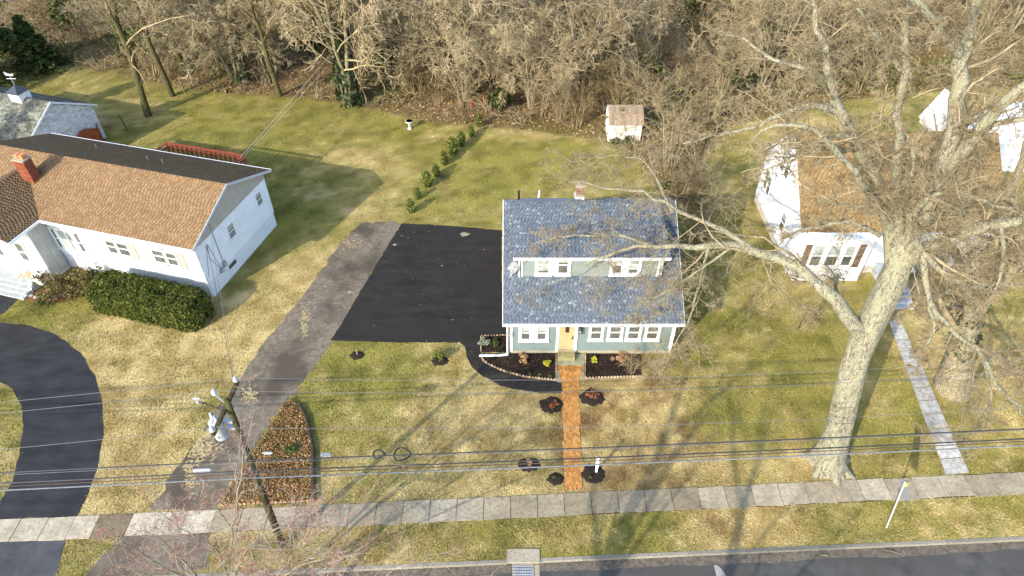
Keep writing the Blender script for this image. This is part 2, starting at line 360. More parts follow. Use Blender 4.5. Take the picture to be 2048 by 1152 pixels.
# lawn colour zones measured over the ground: (px, py, rx, ry, dryness)
BLOBS = [(380, 700, 160, 60, .95), (280, 820, 90, 110, .98), (440, 790, 60, 60, .35), (260, 970, 110, 60, .95), (90, 610, 80, 30, .15), (10, 850, 50, 90, .5), (330, 650, 120, 25, .7),
    (620, 560, 60, 60, .75), (520, 650, 70, 40, .8), (740, 420, 60, 25, .85), (560, 440, 60, 60, .25), (460, 250, 170, 55, .12), (640, 230, 120, 40, .2), (760, 320, 60, 30, .75), (700, 390, 80, 40, .25), (850, 300, 60, 40, .3),
    (480, 330, 160, 40, .15), (1050, 330, 170, 65, .12), (950, 420, 120, 30, .28), (1200, 340, 80, 50, .2), (1100, 265, 120, 15, .8), (190, 180, 130, 50, .3), (240, 230, 80, 30, .6),
    (690, 770, 120, 75, .12), (780, 850, 70, 50, .45), (900, 780, 80, 60, .8), (900, 850, 80, 40, .95), (1000, 850, 90, 70, .75), (1060, 960, 90, 40, .85), (720, 930, 90, 70, .5), (800, 980, 100, 30, .6),
    (1270, 820, 110, 80, 1.0), (1250, 930, 90, 50, .95), (1400, 930, 100, 50, .9), (1500, 820, 90, 70, .12), (1420, 700, 60, 80, .3), (1560, 720, 80, 120, .3), (1500, 600, 60, 50, .4), (1560, 930, 90, 30, .9),
    (1780, 880, 90, 70, .3), (1980, 850, 100, 90, .55), (1960, 720, 100, 60, .7), (1850, 650, 60, 40, .7), (1640, 680, 70, 80, .25),
    (760, 1070, 110, 40, .65), (950, 1060, 80, 30, .45), (1120, 1050, 80, 30, .5), (1280, 1050, 70, 30, .3), (1480, 1050, 110, 35, .95), (1650, 1040, 60, 25, .5), (1850, 1030, 120, 40, .35), (200, 1110, 60, 40, .35), (520, 1060, 80, 30, .6),
    (1470, 300, 70, 40, .45), (1440, 420, 40, 80, .3), (1560, 260, 90, 20, .55)]
def to_px(x, y):
    dep = y * math.cos(TH) + CAMH * math.sin(TH); up = y * math.sin(TH) - CAMH * math.cos(TH)
    return 1024 + FPX * x / dep, 576 - FPX * up / dep
def lawn_colour(x, y, rng=None):
    px, py = to_px(x, y)
    w = np.full(px.shape, .10); v = w * .40
    for bx, by, rx, ry, t in BLOBS:
        g = np.exp(-((px - bx) / rx) ** 2 - ((py - by) / ry) ** 2); w = w + g; v = v + g * t
    t = v / w
    n1 = vnoise(x, y, 1.7); n2 = vnoise(x + 40, y, .55); n3 = vnoise(x, y + 70, 4.5); n4 = vnoise(x + 9, y + 9, .22)
    t = np.clip((t - .5) * 1.35 + .5 + (n1 - .5) * .5 + (n2 - .5) * .45 + (n3 - .5) * .3 + (n4 - .5) * .45, 0, 1)
    gd = np.array([.132, .122, .027]); gl = np.array([.262, .230, .055]); td = np.array([.33, .238, .085]); tl = np.array([.56, .43, .19]); br = np.array([.19, .118, .05])
    k = vnoise(x + 5, y + 30, .8)[..., None]; g = gd + (gl - gd) * np.clip(k * 1.3, 0, 1)
    k2 = vnoise(x + 50, y, .7)[..., None]; d = td + (tl - td) * np.clip(k2 * 1.5 - .2, 0, 1)
    e = np.exp(-((px - 1270) / 170) ** 2 - ((py - 860) / 150) ** 2) + .8 * np.exp(-((px - 1080) / 90) ** 2 - ((py - 870) / 70) ** 2) + .5 * np.exp(-((px - 1450) / 180) ** 2 - ((py - 1040) / 60) ** 2)
    kb = np.clip((vnoise(x + 80, y + 12, 1.3) * .7 + vnoise(x, y, .4) * .5 - .42) * 2.4, 0, 1) * np.clip(e * 1.35, 0, 1)
    d = d + (br - d) * kb[..., None]
    c = g + (d - g) * (t * t * (3 - 2 * t))[..., None]
    # olive tint of the neighbour's front lawn
    return c, t
def dist_edge(x, y):
    return np.where(in_poly(x, y, woods_edge), 1.0, 0.0)

exclude = [old_drive, pad, horseshoe, entry_walk_left, apron_left, apron_old, ivy_bed, front_bed, side_bed, right_bed, brick_walk, landing, flare_l, flare_r, flag_walk, mulch_ranch, foot_house, foot_white, foot_ranch]
rings = []   # mulch rings: centre, rx, ry
for px, py, rx, ry in ((715, 711, .42, .36), (880, 722, .5, .4), (1102, 810, .72, .55), (1184, 795, .72, .6), (1058, 929, .58, .42), (1112, 958, .42, .36), (1187, 948, .62, .55)):
    c = G(px, py); rings.append((c[0], c[1], rx, ry))

# ------------------------------------------------------------------ terrain, ground, road
link_np('terrain', [(-500, -300, -.15), (500, -300, -.15), (500, 900, -.15), (-500, 900, -.15)], [np.array([[0, 1, 2, 3]])], mat('far_ground', (.12, .10, .03), (.20, .16, .06), .3), kind='structure')
gx = np.linspace(xs0, xs1, 330); s_ = np.concatenate([np.linspace(0, 45, 130), 45 + np.linspace(0, 1, 50)[1:] ** 1.5 * 90])
GX, GS = np.meshgrid(gx, s_); GY = kerb_y(GX) + .15 + GS
gc, gt = lawn_colour(GX, GY)
wd = in_poly(GX, GY, woods_edge) | in_poly(GX, GY, side_brush)
wf = wd.astype(float)
for _ in range(4): wf[1:-1, 1:-1] = (wf[1:-1, 1:-1] * 2 + wf[:-2, 1:-1] + wf[2:, 1:-1] + wf[1:-1, :-2] + wf[1:-1, 2:]) / 6
lit = np.array([.205, .14, .066]) * (.55 + .75 * vnoise(GX, GY, .5)[..., None]); lit2 = np.array([.13, .11, .03]); far_g = np.clip(vnoise(GX + 9, GY, 7)[..., None] * 1.6 - .5, 0, 1)
lit = lit + (lit2 - lit) * far_g
mixw = np.clip(wf * 1.6 - .3 + (vnoise(GX, GY, .6) - .5) * .6 * (wf > .02), 0, 1)[..., None]
gc = gc * .95 + (lit - gc * .95) * mixw
gz = np.zeros_like(GX)
V = np.stack([GX, GY, gz], -1).reshape(-1, 3); ny, nx = GX.shape
idx = np.arange(ny * nx).reshape(ny, nx); F = np.stack([idx[:-1, :-1], idx[:-1, 1:], idx[1:, 1:], idx[1:, :-1]], -1).reshape(-1, 4)
link_np('ground', V, [F], mat_col('lawn_soil', bump=.7, grain=24, gamt=.28), kind='structure', attrs={'col': ('POINT', 'FLOAT_COLOR', np.concatenate([gc, np.ones((ny, nx, 1))], -1).reshape(-1, 4))})
ROAD = mat('road_asphalt', (.048, .047, .047), (.085, .081, .076), 1.1, rough=.9, bump=.25, bscale=70, c3=(.065, .06, .052), scale3=.35)
mb = MB(); mb.face([(xs0, kerb_y(xs0) - 9.5, road_z), (xs1, kerb_y(xs1) - 9.5, road_z), (xs1, kerb_y(xs1) + .1, road_z), (xs0, kerb_y(xs0) + .1, road_z)]); mb.build('road', ROAD, kind='structure')
c = G(1437, 1136, road_z)
mb = MB(); q = gxy([(1425, 1128), (1438, 1130), (1448, 1142), (1456, 1165), (1438, 1165), (1431, 1150)]); mb.face([(x, y, road_z + .004) for x, y in [tuple(G(a, b, road_z)[:2]) for a, b in ((1427, 1128), (1438, 1133), (1449, 1146), (1460, 1175), (1442, 1175), (1433, 1152))]])
mb.build('road_marking', mat('worn_road_paint', (.22, .215, .20), (.33, .32, .30), 14), kind='structure')
# gutter dirt strip
mb = MB(); pl = [(x, kerb_y(x) - .02 - (.28 + .25 * float(vnoise(np.array(x), np.array(3.0), 1.1))), road_z + .004) for x in np.arange(-9, 32, .5)]; top = [(x, kerb_y(x) + .02, road_z + .004) for x in np.arange(31.5, -9.5, -.5)]
mb.face(pl + top); mb.build('gutter_dirt', mat('gutter_silt', (.075, .06, .042), (.16, .135, .10), 5, bump=.3), kind='structure')

# kerb stones
kerb = setting('kerb'); KM = mat_attr('kerb_concrete', [(0, (.18, .163, .13)), (1, (.25, .225, .18))], grain=12, gamt=.25)
x = -40.0
basin_x0, basin_x1 = G(1014, 1126)[0], G(1080, 1126)[0]
while x < 60:
    L = 2.4; xa, xb = x + .006, x + L - .006
    segs = [(xa, xb)]
    if xb > basin_x0 and xa < basin_x1: segs = [s for s in ((xa, min(xb, basin_x0)), (max(xa, basin_x1), xb)) if s[1] - s[0] > .1]
    for a, b in segs:
        m = MB(); m.loft([(a, kerb_y(a), road_z - .02), (b, kerb_y(b), road_z - .02), (b, kerb_y(b) + .17, road_z - .02), (a, kerb_y(a) + .17, road_z - .02)], [(a, kerb_y(a) + .025, .018), (b, kerb_y(b) + .025, .018), (b, kerb_y(b) + .17, .02), (a, kerb_y(a) + .17, .02)]); m.A = [random.random()] * len(m.F)
        m.build('kerb_stone', KM, kerb, rnd=True)
    x += L
# sidewalk slabs
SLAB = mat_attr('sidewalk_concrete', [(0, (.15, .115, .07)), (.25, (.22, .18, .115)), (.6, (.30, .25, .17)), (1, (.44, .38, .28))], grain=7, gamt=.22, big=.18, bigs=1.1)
walk = setting('sidewalk')
mb = MB(); mb.face([(-45, walk_front(-45) - .02, .006), (60, walk_front(60) - .02, .006), (60, walk_back(60) + .02, .006), (-45, walk_back(-45) + .02, .006)]); mb.build('joint_soil', mat('joint_soil', (.035, .026, .016), (.07, .055, .03), 6, rough=1), walk)
joints = [G(p, 1030)[0] for p in (-60, 28, 83, 140)] ; joints = list(np.linspace(-45, -25, 15)) + [G(30, 1062)[0], G(86, 1060)[0], G(141, 1057)[0], G(190, 1055)[0], G(257, 1052)[0], G(312, 1050)[0], G(365, 1048)[0], G(425, 1045)[0], G(480, 1040)[0], G(535, 1035)[0], G(590, 1032)[0]]
for p in range(640, 2100, 54): joints.append(G(p + (3 if p % 3 else -2), 1035 - (p - 640) * .047)[0])
while joints[-1] < 60: joints.append(joints[-1] + 1.25)
vals = {}
for i, (a, b) in enumerate(zip(joints, joints[1:])):
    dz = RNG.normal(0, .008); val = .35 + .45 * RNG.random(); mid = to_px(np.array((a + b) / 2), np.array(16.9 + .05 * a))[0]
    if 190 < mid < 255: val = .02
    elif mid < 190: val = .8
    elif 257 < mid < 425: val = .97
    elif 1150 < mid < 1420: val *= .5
    e0 = RNG.normal(0, .03); e1 = RNG.normal(0, .03)
    wide = .0 if not (255 < mid < 420) else .0
    m = MB(); g = .014
    q = [(a + g, walk_front(a) + e0), (b - g, walk_front(b) + e1), (b - g, walk_back(b) + e0 * .5), (a + g, walk_back(a) + e1 * .5)]
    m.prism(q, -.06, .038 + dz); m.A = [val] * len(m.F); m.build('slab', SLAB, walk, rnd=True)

ASPH_OLD = mat('old_asphalt', (.085, .066, .044), (.25, .205, .15), 4.5, detail=9, ramp=(.28, .72), rough=.97, bump=.4, bscale=40, c3=(.075, .060, .043), scale3=.33)
ASPH_NEW = mat('fresh_asphalt', (.012, .0095, .0075), (.033, .0275, .022), 1.3, detail=7, stretch=(.4, 1.3, 1), ramp=(.35, .75), rough=.85, bump=.25, bscale=90, c3=(.019, .017, .015), scale3=.25)
ASPH_HORSE = mat('sealed_asphalt', (.012, .0115, .012), (.034, .0335, .035), 1.1, stretch=(.5, 1.2, 1), ramp=(.35, .75), rough=.75, bump=.15, bscale=90)
MB().prism(rough_poly(old_drive, amp=.07, seed=3), -.05, .012).build('old_driveway', ASPH_OLD, kind='structure')
MB().prism(rough_poly(pad, amp=.02, seed=4), -.05, .022).build('parking_pad', ASPH_NEW, kind='structure')
MB().prism(rough_poly(horseshoe, .5, .02, seed=5), -.05, .022).build('horseshoe_driveway', ASPH_HORSE, kind='structure')
MB().prism(entry_walk_left, -.05, .018).build('entry_path', ASPH_HORSE, kind='structure')
MB().prism(rough_poly(apron_left, amp=.02, seed=6), -.05, .016).build('driveway_apron', mat('grey_asphalt', (.042, .043, .047), (.072, .072, .075), .9, bump=.2, bscale=80), kind='structure')
MB().prism(rough_poly(apron_old, amp=.09, seed=7), -.05, .012).build('driveway_apron', ASPH_OLD, kind='structure')
# pale scuffs: sand spots on the pad and dry straw on the old driveway
SAND = mat('sand_scuff', (.20, .17, .11), (.34, .29, .19), 8)
mb = MB()
for px, py, r in ((930, 469, .22), (790, 490, .1), (884, 532, .05), (1060, 680, .08), (905, 640, .04), (700, 585, .12)):
    c = G(px, py); mb.face([(c[0] + r * (1.5 + .3 * math.sin(5 * t)) * math.cos(t), c[1] + r * math.sin(t) * (1 + .3 * math.cos(3 * t)), .026) for t in np.linspace(0, 6.28, 14)[:-1]])
mb.build('sand_spots', SAND, kind='structure')
STRAW = mat('dry_straw', (.30, .23, .10), (.46, .36, .17), 6)
_C = []
for px, py, sx_, sy_, n_ in ((405, 900, 30, 30, 160), (395, 880, 12, 40, 140), (500, 790, 20, 14, 60), (425, 868, 25, 8, 150), (380, 950, 12, 35, 100), (690, 480, 25, 20, 60), (610, 640, 8, 40, 70)):
    for k in range(n_):
        c = G(px + random.gauss(0, sx_ * .5), py + random.gauss(0, sy_ * .5))
        if in_poly(np.array(c[0]), np.array(c[1]), old_drive): _C.append((c[0], c[1], .016 + .008 * random.random()))
_C = np.array(_C); _a = RNG.uniform(0, 6.28, len(_C)); _l = RNG.uniform(.05, .16, len(_C))[:, None]; _d = np.stack([np.cos(_a), np.sin(_a), 0 * _a], 1); _w = np.stack([-np.sin(_a), np.cos(_a), 0 * _a], 1) * _l * .35
link_np('straw_litter', np.stack([_C - _d * _l, _C + _w, _C + _d * _l, _C - _w], 1).reshape(-1, 3), [np.arange(len(_C) * 4).reshape(-1, 4)], STRAW, None, 'stuff')

# ------------------------------------------------------------------ brick walk, stoop landing, beds
MB().prism(brick_walk, -.04, .010).build('brick_walk', mat('walk_mortar', (.20, .10, .04), rough=1), kind='structure')
bw = bpy.data.objects['brick_walk']
BRICK = mat_attr('walk_brick', [(0, (.34, .15, .038)), (.5, (.45, .21, .058)), (1, (.54, .275, .085))], grain=14, gamt=.2)
m = MB(); y = 17.0
ylo = min(p[1] for p in brick_walk); yhi = max(p[1] for p in brick_walk); y = ylo; r = 0
col_w = .105
xx = np.arange(2.2, 4.3, col_w)
for ci, cx in enumerate(xx):
    y = ylo - (.1 if ci % 2 else 0)
    while y < yhi:
        cen = (cx + col_w / 2, y + .1)
        if in_poly(np.array(cen[0]), np.array(cen[1]), brick_walk): m.box(cx + .005, cx + col_w - .005, y + .005, y + .2 - .005, 0, .028 + random.uniform(-.004, .004))
        y += .2
m.build('bricks', BRICK, bw, kind='stuff', rnd=True)
MB().prism(landing, -.04, .05).build('landing', mat('mossy_concrete', (.24, .23, .16), (.34, .33, .25), 3, c3=(.20, .20, .11), scale3=2, bump=.2), kind='structure')
for _f in (flare_l, flare_r): MB().prism(_f, -.04, .035).build('landing', MATS['mossy_concrete'], kind='structure')
for nm, pl in (('flower_bed', front_bed), ('flower_bed', side_bed), ('flower_bed', right_bed)):
    MB().prism(rough_poly(pl, .4, .01), -.05, .04).build(nm, MULCH, kind='structure')
MB().prism(rough_poly(mulch_ranch, .4, .03), -.05, .04).build('flower_bed', mat('red_mulch', (.12, .05, .022), (.22, .10, .04), 14, bump=.8), kind='structure')
MB().prism(rough_poly(ivy_bed, .4, .04), -.05, .02).build('flower_bed', mat('leafy_soil', (.06, .038, .018), (.13, .08, .035), 8, bump=.6), kind='structure')
# scalloped brick edging along beds
EDGE = mat_attr('edging_brick', [(0, (.24, .14, .085)), (.5, (.36, .25, .165)), (1, (.45, .34, .24))], grain=20)
def edging(pts, name='bed_edging', step=.17):
    m = MB()
    for a, b in zip(pts, pts[1:]):
        a = np.array(a); b = np.array(b); L = np.linalg.norm(b - a); t = (b - a) / L; nn = np.array([-t[1], t[0]]); n = max(1, int(L / step))
        for k in range(n):
            c = a + t * (k + .5) * L / n; w = L / n * .42
            q = [c - t * w - nn * .035, c + t * w - nn * .035, c + t * w + nn * .035, c - t * w + nn * .035]
            ap = c
            m.loft([(p[0], p[1], 0) for p in q], [(p[0] * .6 + ap[0] * .4, p[1] * .6 + ap[1] * .4, .12) for p in q]); m.A[-6:] = [random.random()] * 6
    return m
e1 = edging(P((963, 708), (964, 718), (975, 728), (1005, 742), (1050, 754), (1112, 761), (1112, 708))).build('bed_edging', EDGE, rnd=True)
tag(e1, 'scalloped brick edging curving round the dark bed left of the brick walk', 'edging')
e2 = edging(P((1020, 671), (962, 673), (962, 704))).build('bed_edging', EDGE, rnd=True); tag(e2, 'scalloped brick edging of the small bed at the sage house corner', 'edging')
e3 = edging(P((1171, 708), (1170, 757), (1282, 753))).build('bed_edging', EDGE, rnd=True); tag(e3, 'brick edging round the dark bed right of the brick walk', 'edging')
e4 = edging(P((440, 1011), (530, 1007), (628, 1002)), step=.2).build('bed_edging', EDGE, rnd=True); tag(e4, 'brick edging between the ivy bed and the sidewalk', 'edging')
pts = P((628, 1003), (626, 900), (614, 842), (600, 812)); m = MB(); m.tube([(x, y, .12) for x, y in pts], .10, 6); tag(m.build('timber_edging', mat('dark_timber', (.03, .022, .014), (.06, .045, .03), 6)), 'dark timber edging along the curved right side of the ivy bed', 'edging')
# stone edging of ranch bed
for k, (px, py) in enumerate(((52, 588), (62, 592), (73, 596), (85, 598), (98, 598), (110, 596), (122, 592), (133, 587))):
    c = G(px, py); m = MB(); an = random.random(); rr = .2
    m.loft([(c[0] + rr * math.cos(t), c[1] + .13 * math.sin(t), -.02) for t in np.linspace(0, 6.28, 8)[:-1]], [(c[0] + rr * .8 * math.cos(t), c[1] + .1 * math.sin(t), .1) for t in np.linspace(0, 6.28, 8)[:-1]])
    tag(m.build('edging_stone', mat('edging_stone', (.36, .33, .28), (.48, .45, .39), 6)), 'pale stone edging the red mulch bed by the ranch house steps', 'stone', 'stones edging the red mulch bed')
FLAG = mat_attr('flagstone', [(0, (.30, .28, .25)), (1, (.46, .44, .40))], grain=5, gamt=.3)
fw = setting('garden_path'); L0 = [np.array(p) for p in (flag_walk[0], flag_walk[7], flag_walk[6], flag_walk[5])]; R0 = [np.array(p) for p in (flag_walk[1], flag_walk[2], flag_walk[3], flag_walk[4])]
def along(pl, t):
    d = [np.linalg.norm(b - a) for a, b in zip(pl, pl[1:])]; s = t * sum(d)
    for k, q in enumerate(d):
        if s <= q or k == len(d) - 1: return pl[k] + (pl[k + 1] - pl[k]) * min(1, s / q)
        s -= q
nS = 12
for k in range(nS):
    a, b = k / nS + .004, (k + 1) / nS - .002; m = MB(); q = [along(L0, a), along(R0, a), along(R0, b), along(L0, b)]
    m.prism([tuple(p) for p in q], -.04, .04 + random.uniform(-.006, .006)); m.A = [random.random()] * len(m.F); m.build('slab', FLAG, fw, rnd=True)

# ------------------------------------------------------------------ catch basin
b0, b1 = basin_x0 + .01, basin_x1 - .01; yk = kerb_y((b0 + b1) / 2)
cb = thing('storm_drain', 'concrete capped storm drain with metal grate set in the kerb', 'storm drain', (b0, yk, road_z))
m = MB(); m.box(b0, b1, yk - .02, yk + .62, -.05, .06); m.build('cover_slab', CONCRETE, cb)
m = MB(); m.box(b0 + .25, b1 - .3, yk - .012, yk + .10, road_z + .01, -.052); m.build('inlet', BLACK, cb)
gx0, gx1, gy1, gy0 = b0 + .28, b1 - .32, yk - .05, yk - .95
m = MB(); m.box(gx0 - .05, gx0, gy0, gy1, road_z - .02, road_z + .03); m.box(gx1, gx1 + .05, gy0, gy1, road_z - .02, road_z + .03); m.box(gx0 - .05, gx1 + .05, gy1, gy1 + .04, road_z - .02, road_z + .03); m.build('frame', CONCRETE, cb)
MB().face([(gx0, gy0, road_z + .004), (gx1, gy0, road_z + .004), (gx1, gy1, road_z + .004), (gx0, gy1, road_z + .004)]).build('pit', BLACK, cb)
n = 12
for k in range(n):
    xx_ = gx0 + (gx1 - gx0) * (k + .5) / n; MB().box(xx_ - .014, xx_ + .014, gy0, gy1 - .002, road_z + .006, road_z + .03).build('grate_bar', STEEL, cb)
for k in range(7):
    yy = gy0 + (gy1 - gy0) * (k + .5) / 7; MB().box(gx0, gx1, yy - .02, yy + .02, road_z + .008, road_z + .033).build('grate_bar', STEEL, cb)
MB().box(b1 - .24, b1 - .02, gy0, yk - .03, road_z + .001, road_z + .012).build('apron_slab', CONCRETE, cb)

# ------------------------------------------------------------------ the sage house
sh = thing('house', 'sage green cottage with blue-grey shingle roof, long dormer and yellow front door', 'house', (HX0, HY0, 0))
EZ, RZ, RY = 3.0, 6.75, 32.7; EY = 26.3; SL = (RZ - EZ) / (RY - EY); RX0, RX1 = -.5, 9.52; SLB = .86; BY = RY + (RZ - EZ) / SLB
def roofz(y): return EZ + (y - EY) * SL if y < RY else RZ - (y - RY) * SLB
m = MB(); m.prism(foot_house, 0, .28); m.build('foundation', CONCRETE, sh)
# wall core
m = MB()
m.loft([(HX0 + .01, HY0 + .01, .28), (HX0 + .01, HY1 - .01, .28), (HX0 + .01, HY1 - .01, roofz(HY1) - .14), (HX0 + .01, RY, RZ - .14), (HX0 + .01, HY0 + .01, roofz(HY0) - .14)],
       [(HX1 - .01, HY0 + .01, .28), (HX1 - .01, HY1 - .01, .28), (HX1 - .01, HY1 - .01, roofz(HY1) - .14), (HX1 - .01, RY, RZ - .14), (HX1 - .01, HY0 + .01, roofz(HY0) - .14)])
wall = m.build('wall', SAGE, sh)
WF = wallframe((HX0, HY0, 0), (1, 0, 0), (0, -1, 0)); WL = wallframe((HX0, HY0, 0), (0, 1, 0), (-1, 0, 0)); WR = wallframe((HX1, HY0, 0), (0, 1, 0), (1, 0, 0)); WB = wallframe((HX0, HY1, 0), (1, 0, 0), (0, 1, 0))
Wd = HX1 - HX0; Dp = HY1 - HY0
siding(WF, .28, roofz(HY0) - .14, lambda z: 0, lambda z: Wd).build('clapboards', SAGE, wall, kind='stuff')
zc = roofz(HY0) - .14
zcb = roofz(HY1) - .14; lo_ = lambda z: 0 if z < zc else (z - zc) / SL; hi_ = lambda z: Dp if z < zcb else Dp - (z - zcb) / SLB
for T in (WL, WR): siding(T, .28, RZ - .16, lo_, hi_).build('clapboards', SAGE, wall, kind='stuff')
siding(WB, .28, zcb, lambda z: 0, lambda z: Wd).build('clapboards', SAGE, wall, kind='stuff')
for T, a0, a1 in ((WF, -.02, .13), (WF, Wd - .13, Wd + .02), (WL, -.02, .13), (WL, Dp - .13, Dp + .02), (WR, -.02, .13), (WR, Dp - .13, Dp + .02)):
    MB(T).box(a0, a1, .001, .035, .2, zc).build('corner_board', WHITE, sh)
# roof: deck slabs front and back, dormer roof
th = .12
DX0, DX1, DWX0, DWX1, DEY, DWY = .10, 8.62, .5, 8.22, 28.3, 28.65
DRZ = 6.06
def slab(pts_low, pts_high, thick): return None
def roof_deck(name, A, B, C, D, thick, m_, par):
    A, B, C, D = [np.array(p, float) for p in (A, B, C, D)]; n = np.cross(B - A, D - A); n /= np.linalg.norm(n)
    mm = MB(); mm.loft([tuple(p - n * thick) for p in (A, B, C, D)], [tuple(p) for p in (A, B, C, D)]); return mm.build(name, m_, par)
ROOFBASE = mat('roof_felt', (.05, .06, .075), rough=.95)
roof = roof_deck('roof', (RX0, EY, EZ), (RX1, EY, EZ), (RX1, RY, RZ), (RX0, RY, RZ), th, ROOFBASE, sh)
roof_b = roof_deck('roof', (RX1, BY, EZ), (RX0, BY, EZ), (RX0, RY, RZ), (RX1, RY, RZ), th, ROOFBASE, sh)
ROOFM = mat_attr('blue_grey_shingle', [(0, (.070, .084, .106)), (.5, (.088, .105, .130)), (.88, (.104, .123, .149)), (.96, (.13, .158, .188)), (1, (.185, .215, .24))], grain=60, gamt=.18, big=.10, bigs=.8)
slp = math.hypot(RY - EY, RZ - EZ); ey = np.array([0, (RY - EY) / slp, (RZ - EZ) / slp])
dorm_s0 = (DWY - EY) / (RY - EY) * slp
V, F, rn, v6, r1 = shingles((RX0, EY - .03, EZ - .02), (1, 0, 0), ey, RX1 - RX0, slp + .03, .21, .125, inside=lambda a, y: not (y > dorm_s0 + .1 and DX0 + .05 < a + RX0 < DX1 - .05))
# nearest 290 shingles as single pieces, the rest as one
N = len(v6); keep = 290; half = N
for k in range(keep):
    vv = v6[k] - ORG[sh.name]; me = mesh_np('shingle', vv, [np.array([[0, 1, 2, 3], [4, 5, 1, 0]]), np.array([[0, 3, 4], [1, 5, 2]])], {'rnd': ('FACE', 'FLOAT', np.full(4, r1[k]))}); link('shingle', me, ROOFM, roof)
vr = v6[keep:].reshape(-1, 3); b = np.arange(N - keep)[:, None] * 6
link_np('shingles', vr, [np.concatenate([b + [0, 1, 2, 3], b + [4, 5, 1, 0]]), np.concatenate([b + [0, 3, 4], b + [1, 5, 2]])], ROOFM, roof, 'stuff', {'rnd': ('FACE', 'FLOAT', np.concatenate([r1[keep:]] * 4))})
slb_ = math.hypot(BY - RY, RZ - EZ); V, F, rn, _, _ = shingles((RX1, BY + .03, EZ - .02), (-1, 0, 0), (0, -(BY - RY) / slb_, (RZ - EZ) / slb_), RX1 - RX0, slb_, .21, .125)
link_np('shingles', V, F, ROOFM, roof_b, 'stuff', {'rnd': ('FACE', 'FLOAT', rn)})
# dormer
dz0 = roofz(DWY)
m = MB(); dsl = (RZ - .05 - DRZ) / (RY - DEY)
def dz(y): return DRZ + (y - DEY) * dsl
m.loft([(DWX0, DWY, dz0 - .25), (DWX0, RY - .3, roofz(RY - .3) - .2), (DWX0, RY - .3, dz(RY - .3) - .08), (DWX0, DWY, dz(DWY) - .08)], [(DWX1, DWY, dz0 - .25), (DWX1, RY - .3, roofz(RY - .3) - .2), (DWX1, RY - .3, dz(RY - .3) - .08), (DWX1, DWY, dz(DWY) - .08)])
dorm = m.build('dormer', SAGE_LIGHT, sh)
DT = wallframe((DWX0, DWY, 0), (1, 0, 0), (0, -1, 0)); dW = DWX1 - DWX0
siding(DT, dz0 - .02, dz(DWY) - .1, lambda z: 0, lambda z: dW, e=.14, lip=.012).build('shakes', SAGE_LIGHT, dorm, kind='stuff')
for T, sgn in ((wallframe((DWX0, DWY, 0), (0, 1, 0), (-1, 0, 0)), 1), (wallframe((DWX1, DWY, 0), (0, 1, 0), (1, 0, 0)), 1)):
    siding(T, dz0, dz(DWY) - .1, lambda z: 0, lambda z: max(.02, (z - dz0) / SL), e=.14, lip=.012).build('shakes', SAGE_LIGHT, dorm, kind='stuff')
droof = roof_deck('dormer_roof', (DX0, DEY, DRZ), (DX1, DEY, DRZ), (DX1, RY, RZ + .012), (DX0, RY, RZ + .012), .08, ROOFBASE, sh)
dl = math.hypot(RY - DEY, RZ - DRZ); V, F, rn, _, _ = shingles((DX0 - .01, DEY - .03, DRZ - .003), (1, 0, 0), np.array([0, RY - DEY, RZ + .012 - DRZ]) / dl, DX1 - DX0 + .02, dl, .21, .125)
link_np('shingles', V, F, ROOFM, droof, 'stuff', {'rnd': ('FACE', 'FLOAT', rn)})
MB().box(DX0 - .03, DX1 + .03, DEY - .06, DEY - .005, DRZ - .19, DRZ - .005).build('fascia', WHITE, droof)
MB().box(DX0, DX1, DEY, DWY + .05, DRZ - .16, DRZ - .10).build('soffit', WHITE, droof)
m = MB(); m.box(DX0 - .03, DX0 - .002, DEY - .03, RY - 1.2, DRZ - .15, DRZ - .01); 
for a0, a1 in ((0, .1), (dW - .12, dW)): MB(DT).box(a0, a1, .014, .045, dz0 + .0, dz(DWY) - .1).build('corner_board', WHITE, dorm)
# dormer downspouts
MB().box(DWX0 - .15, DWX0 - .06, DWY - .12, DWY - .04, dz0 + .02, DRZ - .12).build('downspout', WHITE, dorm)
MB().box(DWX1 + .05, DWX1 + .14, DWY - .12, DWY - .04, dz0 + .02, DRZ - .12).build('downspout', WHITE, dorm)
wz0, wz1 = dz0 + .22, dz(DWY) - .2
dxm = 37.3 / FPX
for a, b, bl in ((1076, 1100, .8), (1117, 1139, .35), (1228, 1248, .45), (1260, 1282, .75)):
    x0 = (a - 1024) * dxm - DWX0; x1 = (b - 1024) * dxm - DWX0
    window(dorm, DT, x0, x1, wz0, wz1, cas=.13, blind=bl, d0=.014)
for a, b in ((1103, 1114), (1250, 1257)):
    MB(DT).box((a - 1024) * dxm - DWX0, (b - 1024) * dxm - DWX0, .014, .06, wz0 - .1, wz1 + .1).build('window_trim', WHITE, dorm)
# ridge vents
for a, b in ((-.5 + 1.05, 4.05), (5.4, 9.3)):
    m = MB(); m.loft([(a, RY - .24, RZ - .0), (b, RY - .24, RZ - .0), (b, RY, RZ + .06), (a, RY, RZ + .06)], [(a, RY - .24, RZ + .045), (b, RY - .24, RZ + .045), (b, RY, RZ + .11), (a, RY, RZ + .11)]); m.A = [.4] * len(m.F)
    m2 = m.build('ridge_vent', ROOFM, roof, rnd=True)
    m = MB(); m.loft([(a, RY, RZ + .06), (b, RY, RZ + .06), (b, RY + .2, RZ - .10), (a, RY + .2, RZ - .10)], [(a, RY, RZ + .11), (b, RY, RZ + .11), (b, RY + .2, RZ - .05), (a, RY + .2, RZ - .05)]); m.build('ridge_vent', ROOFM, roof_b, rnd=True)
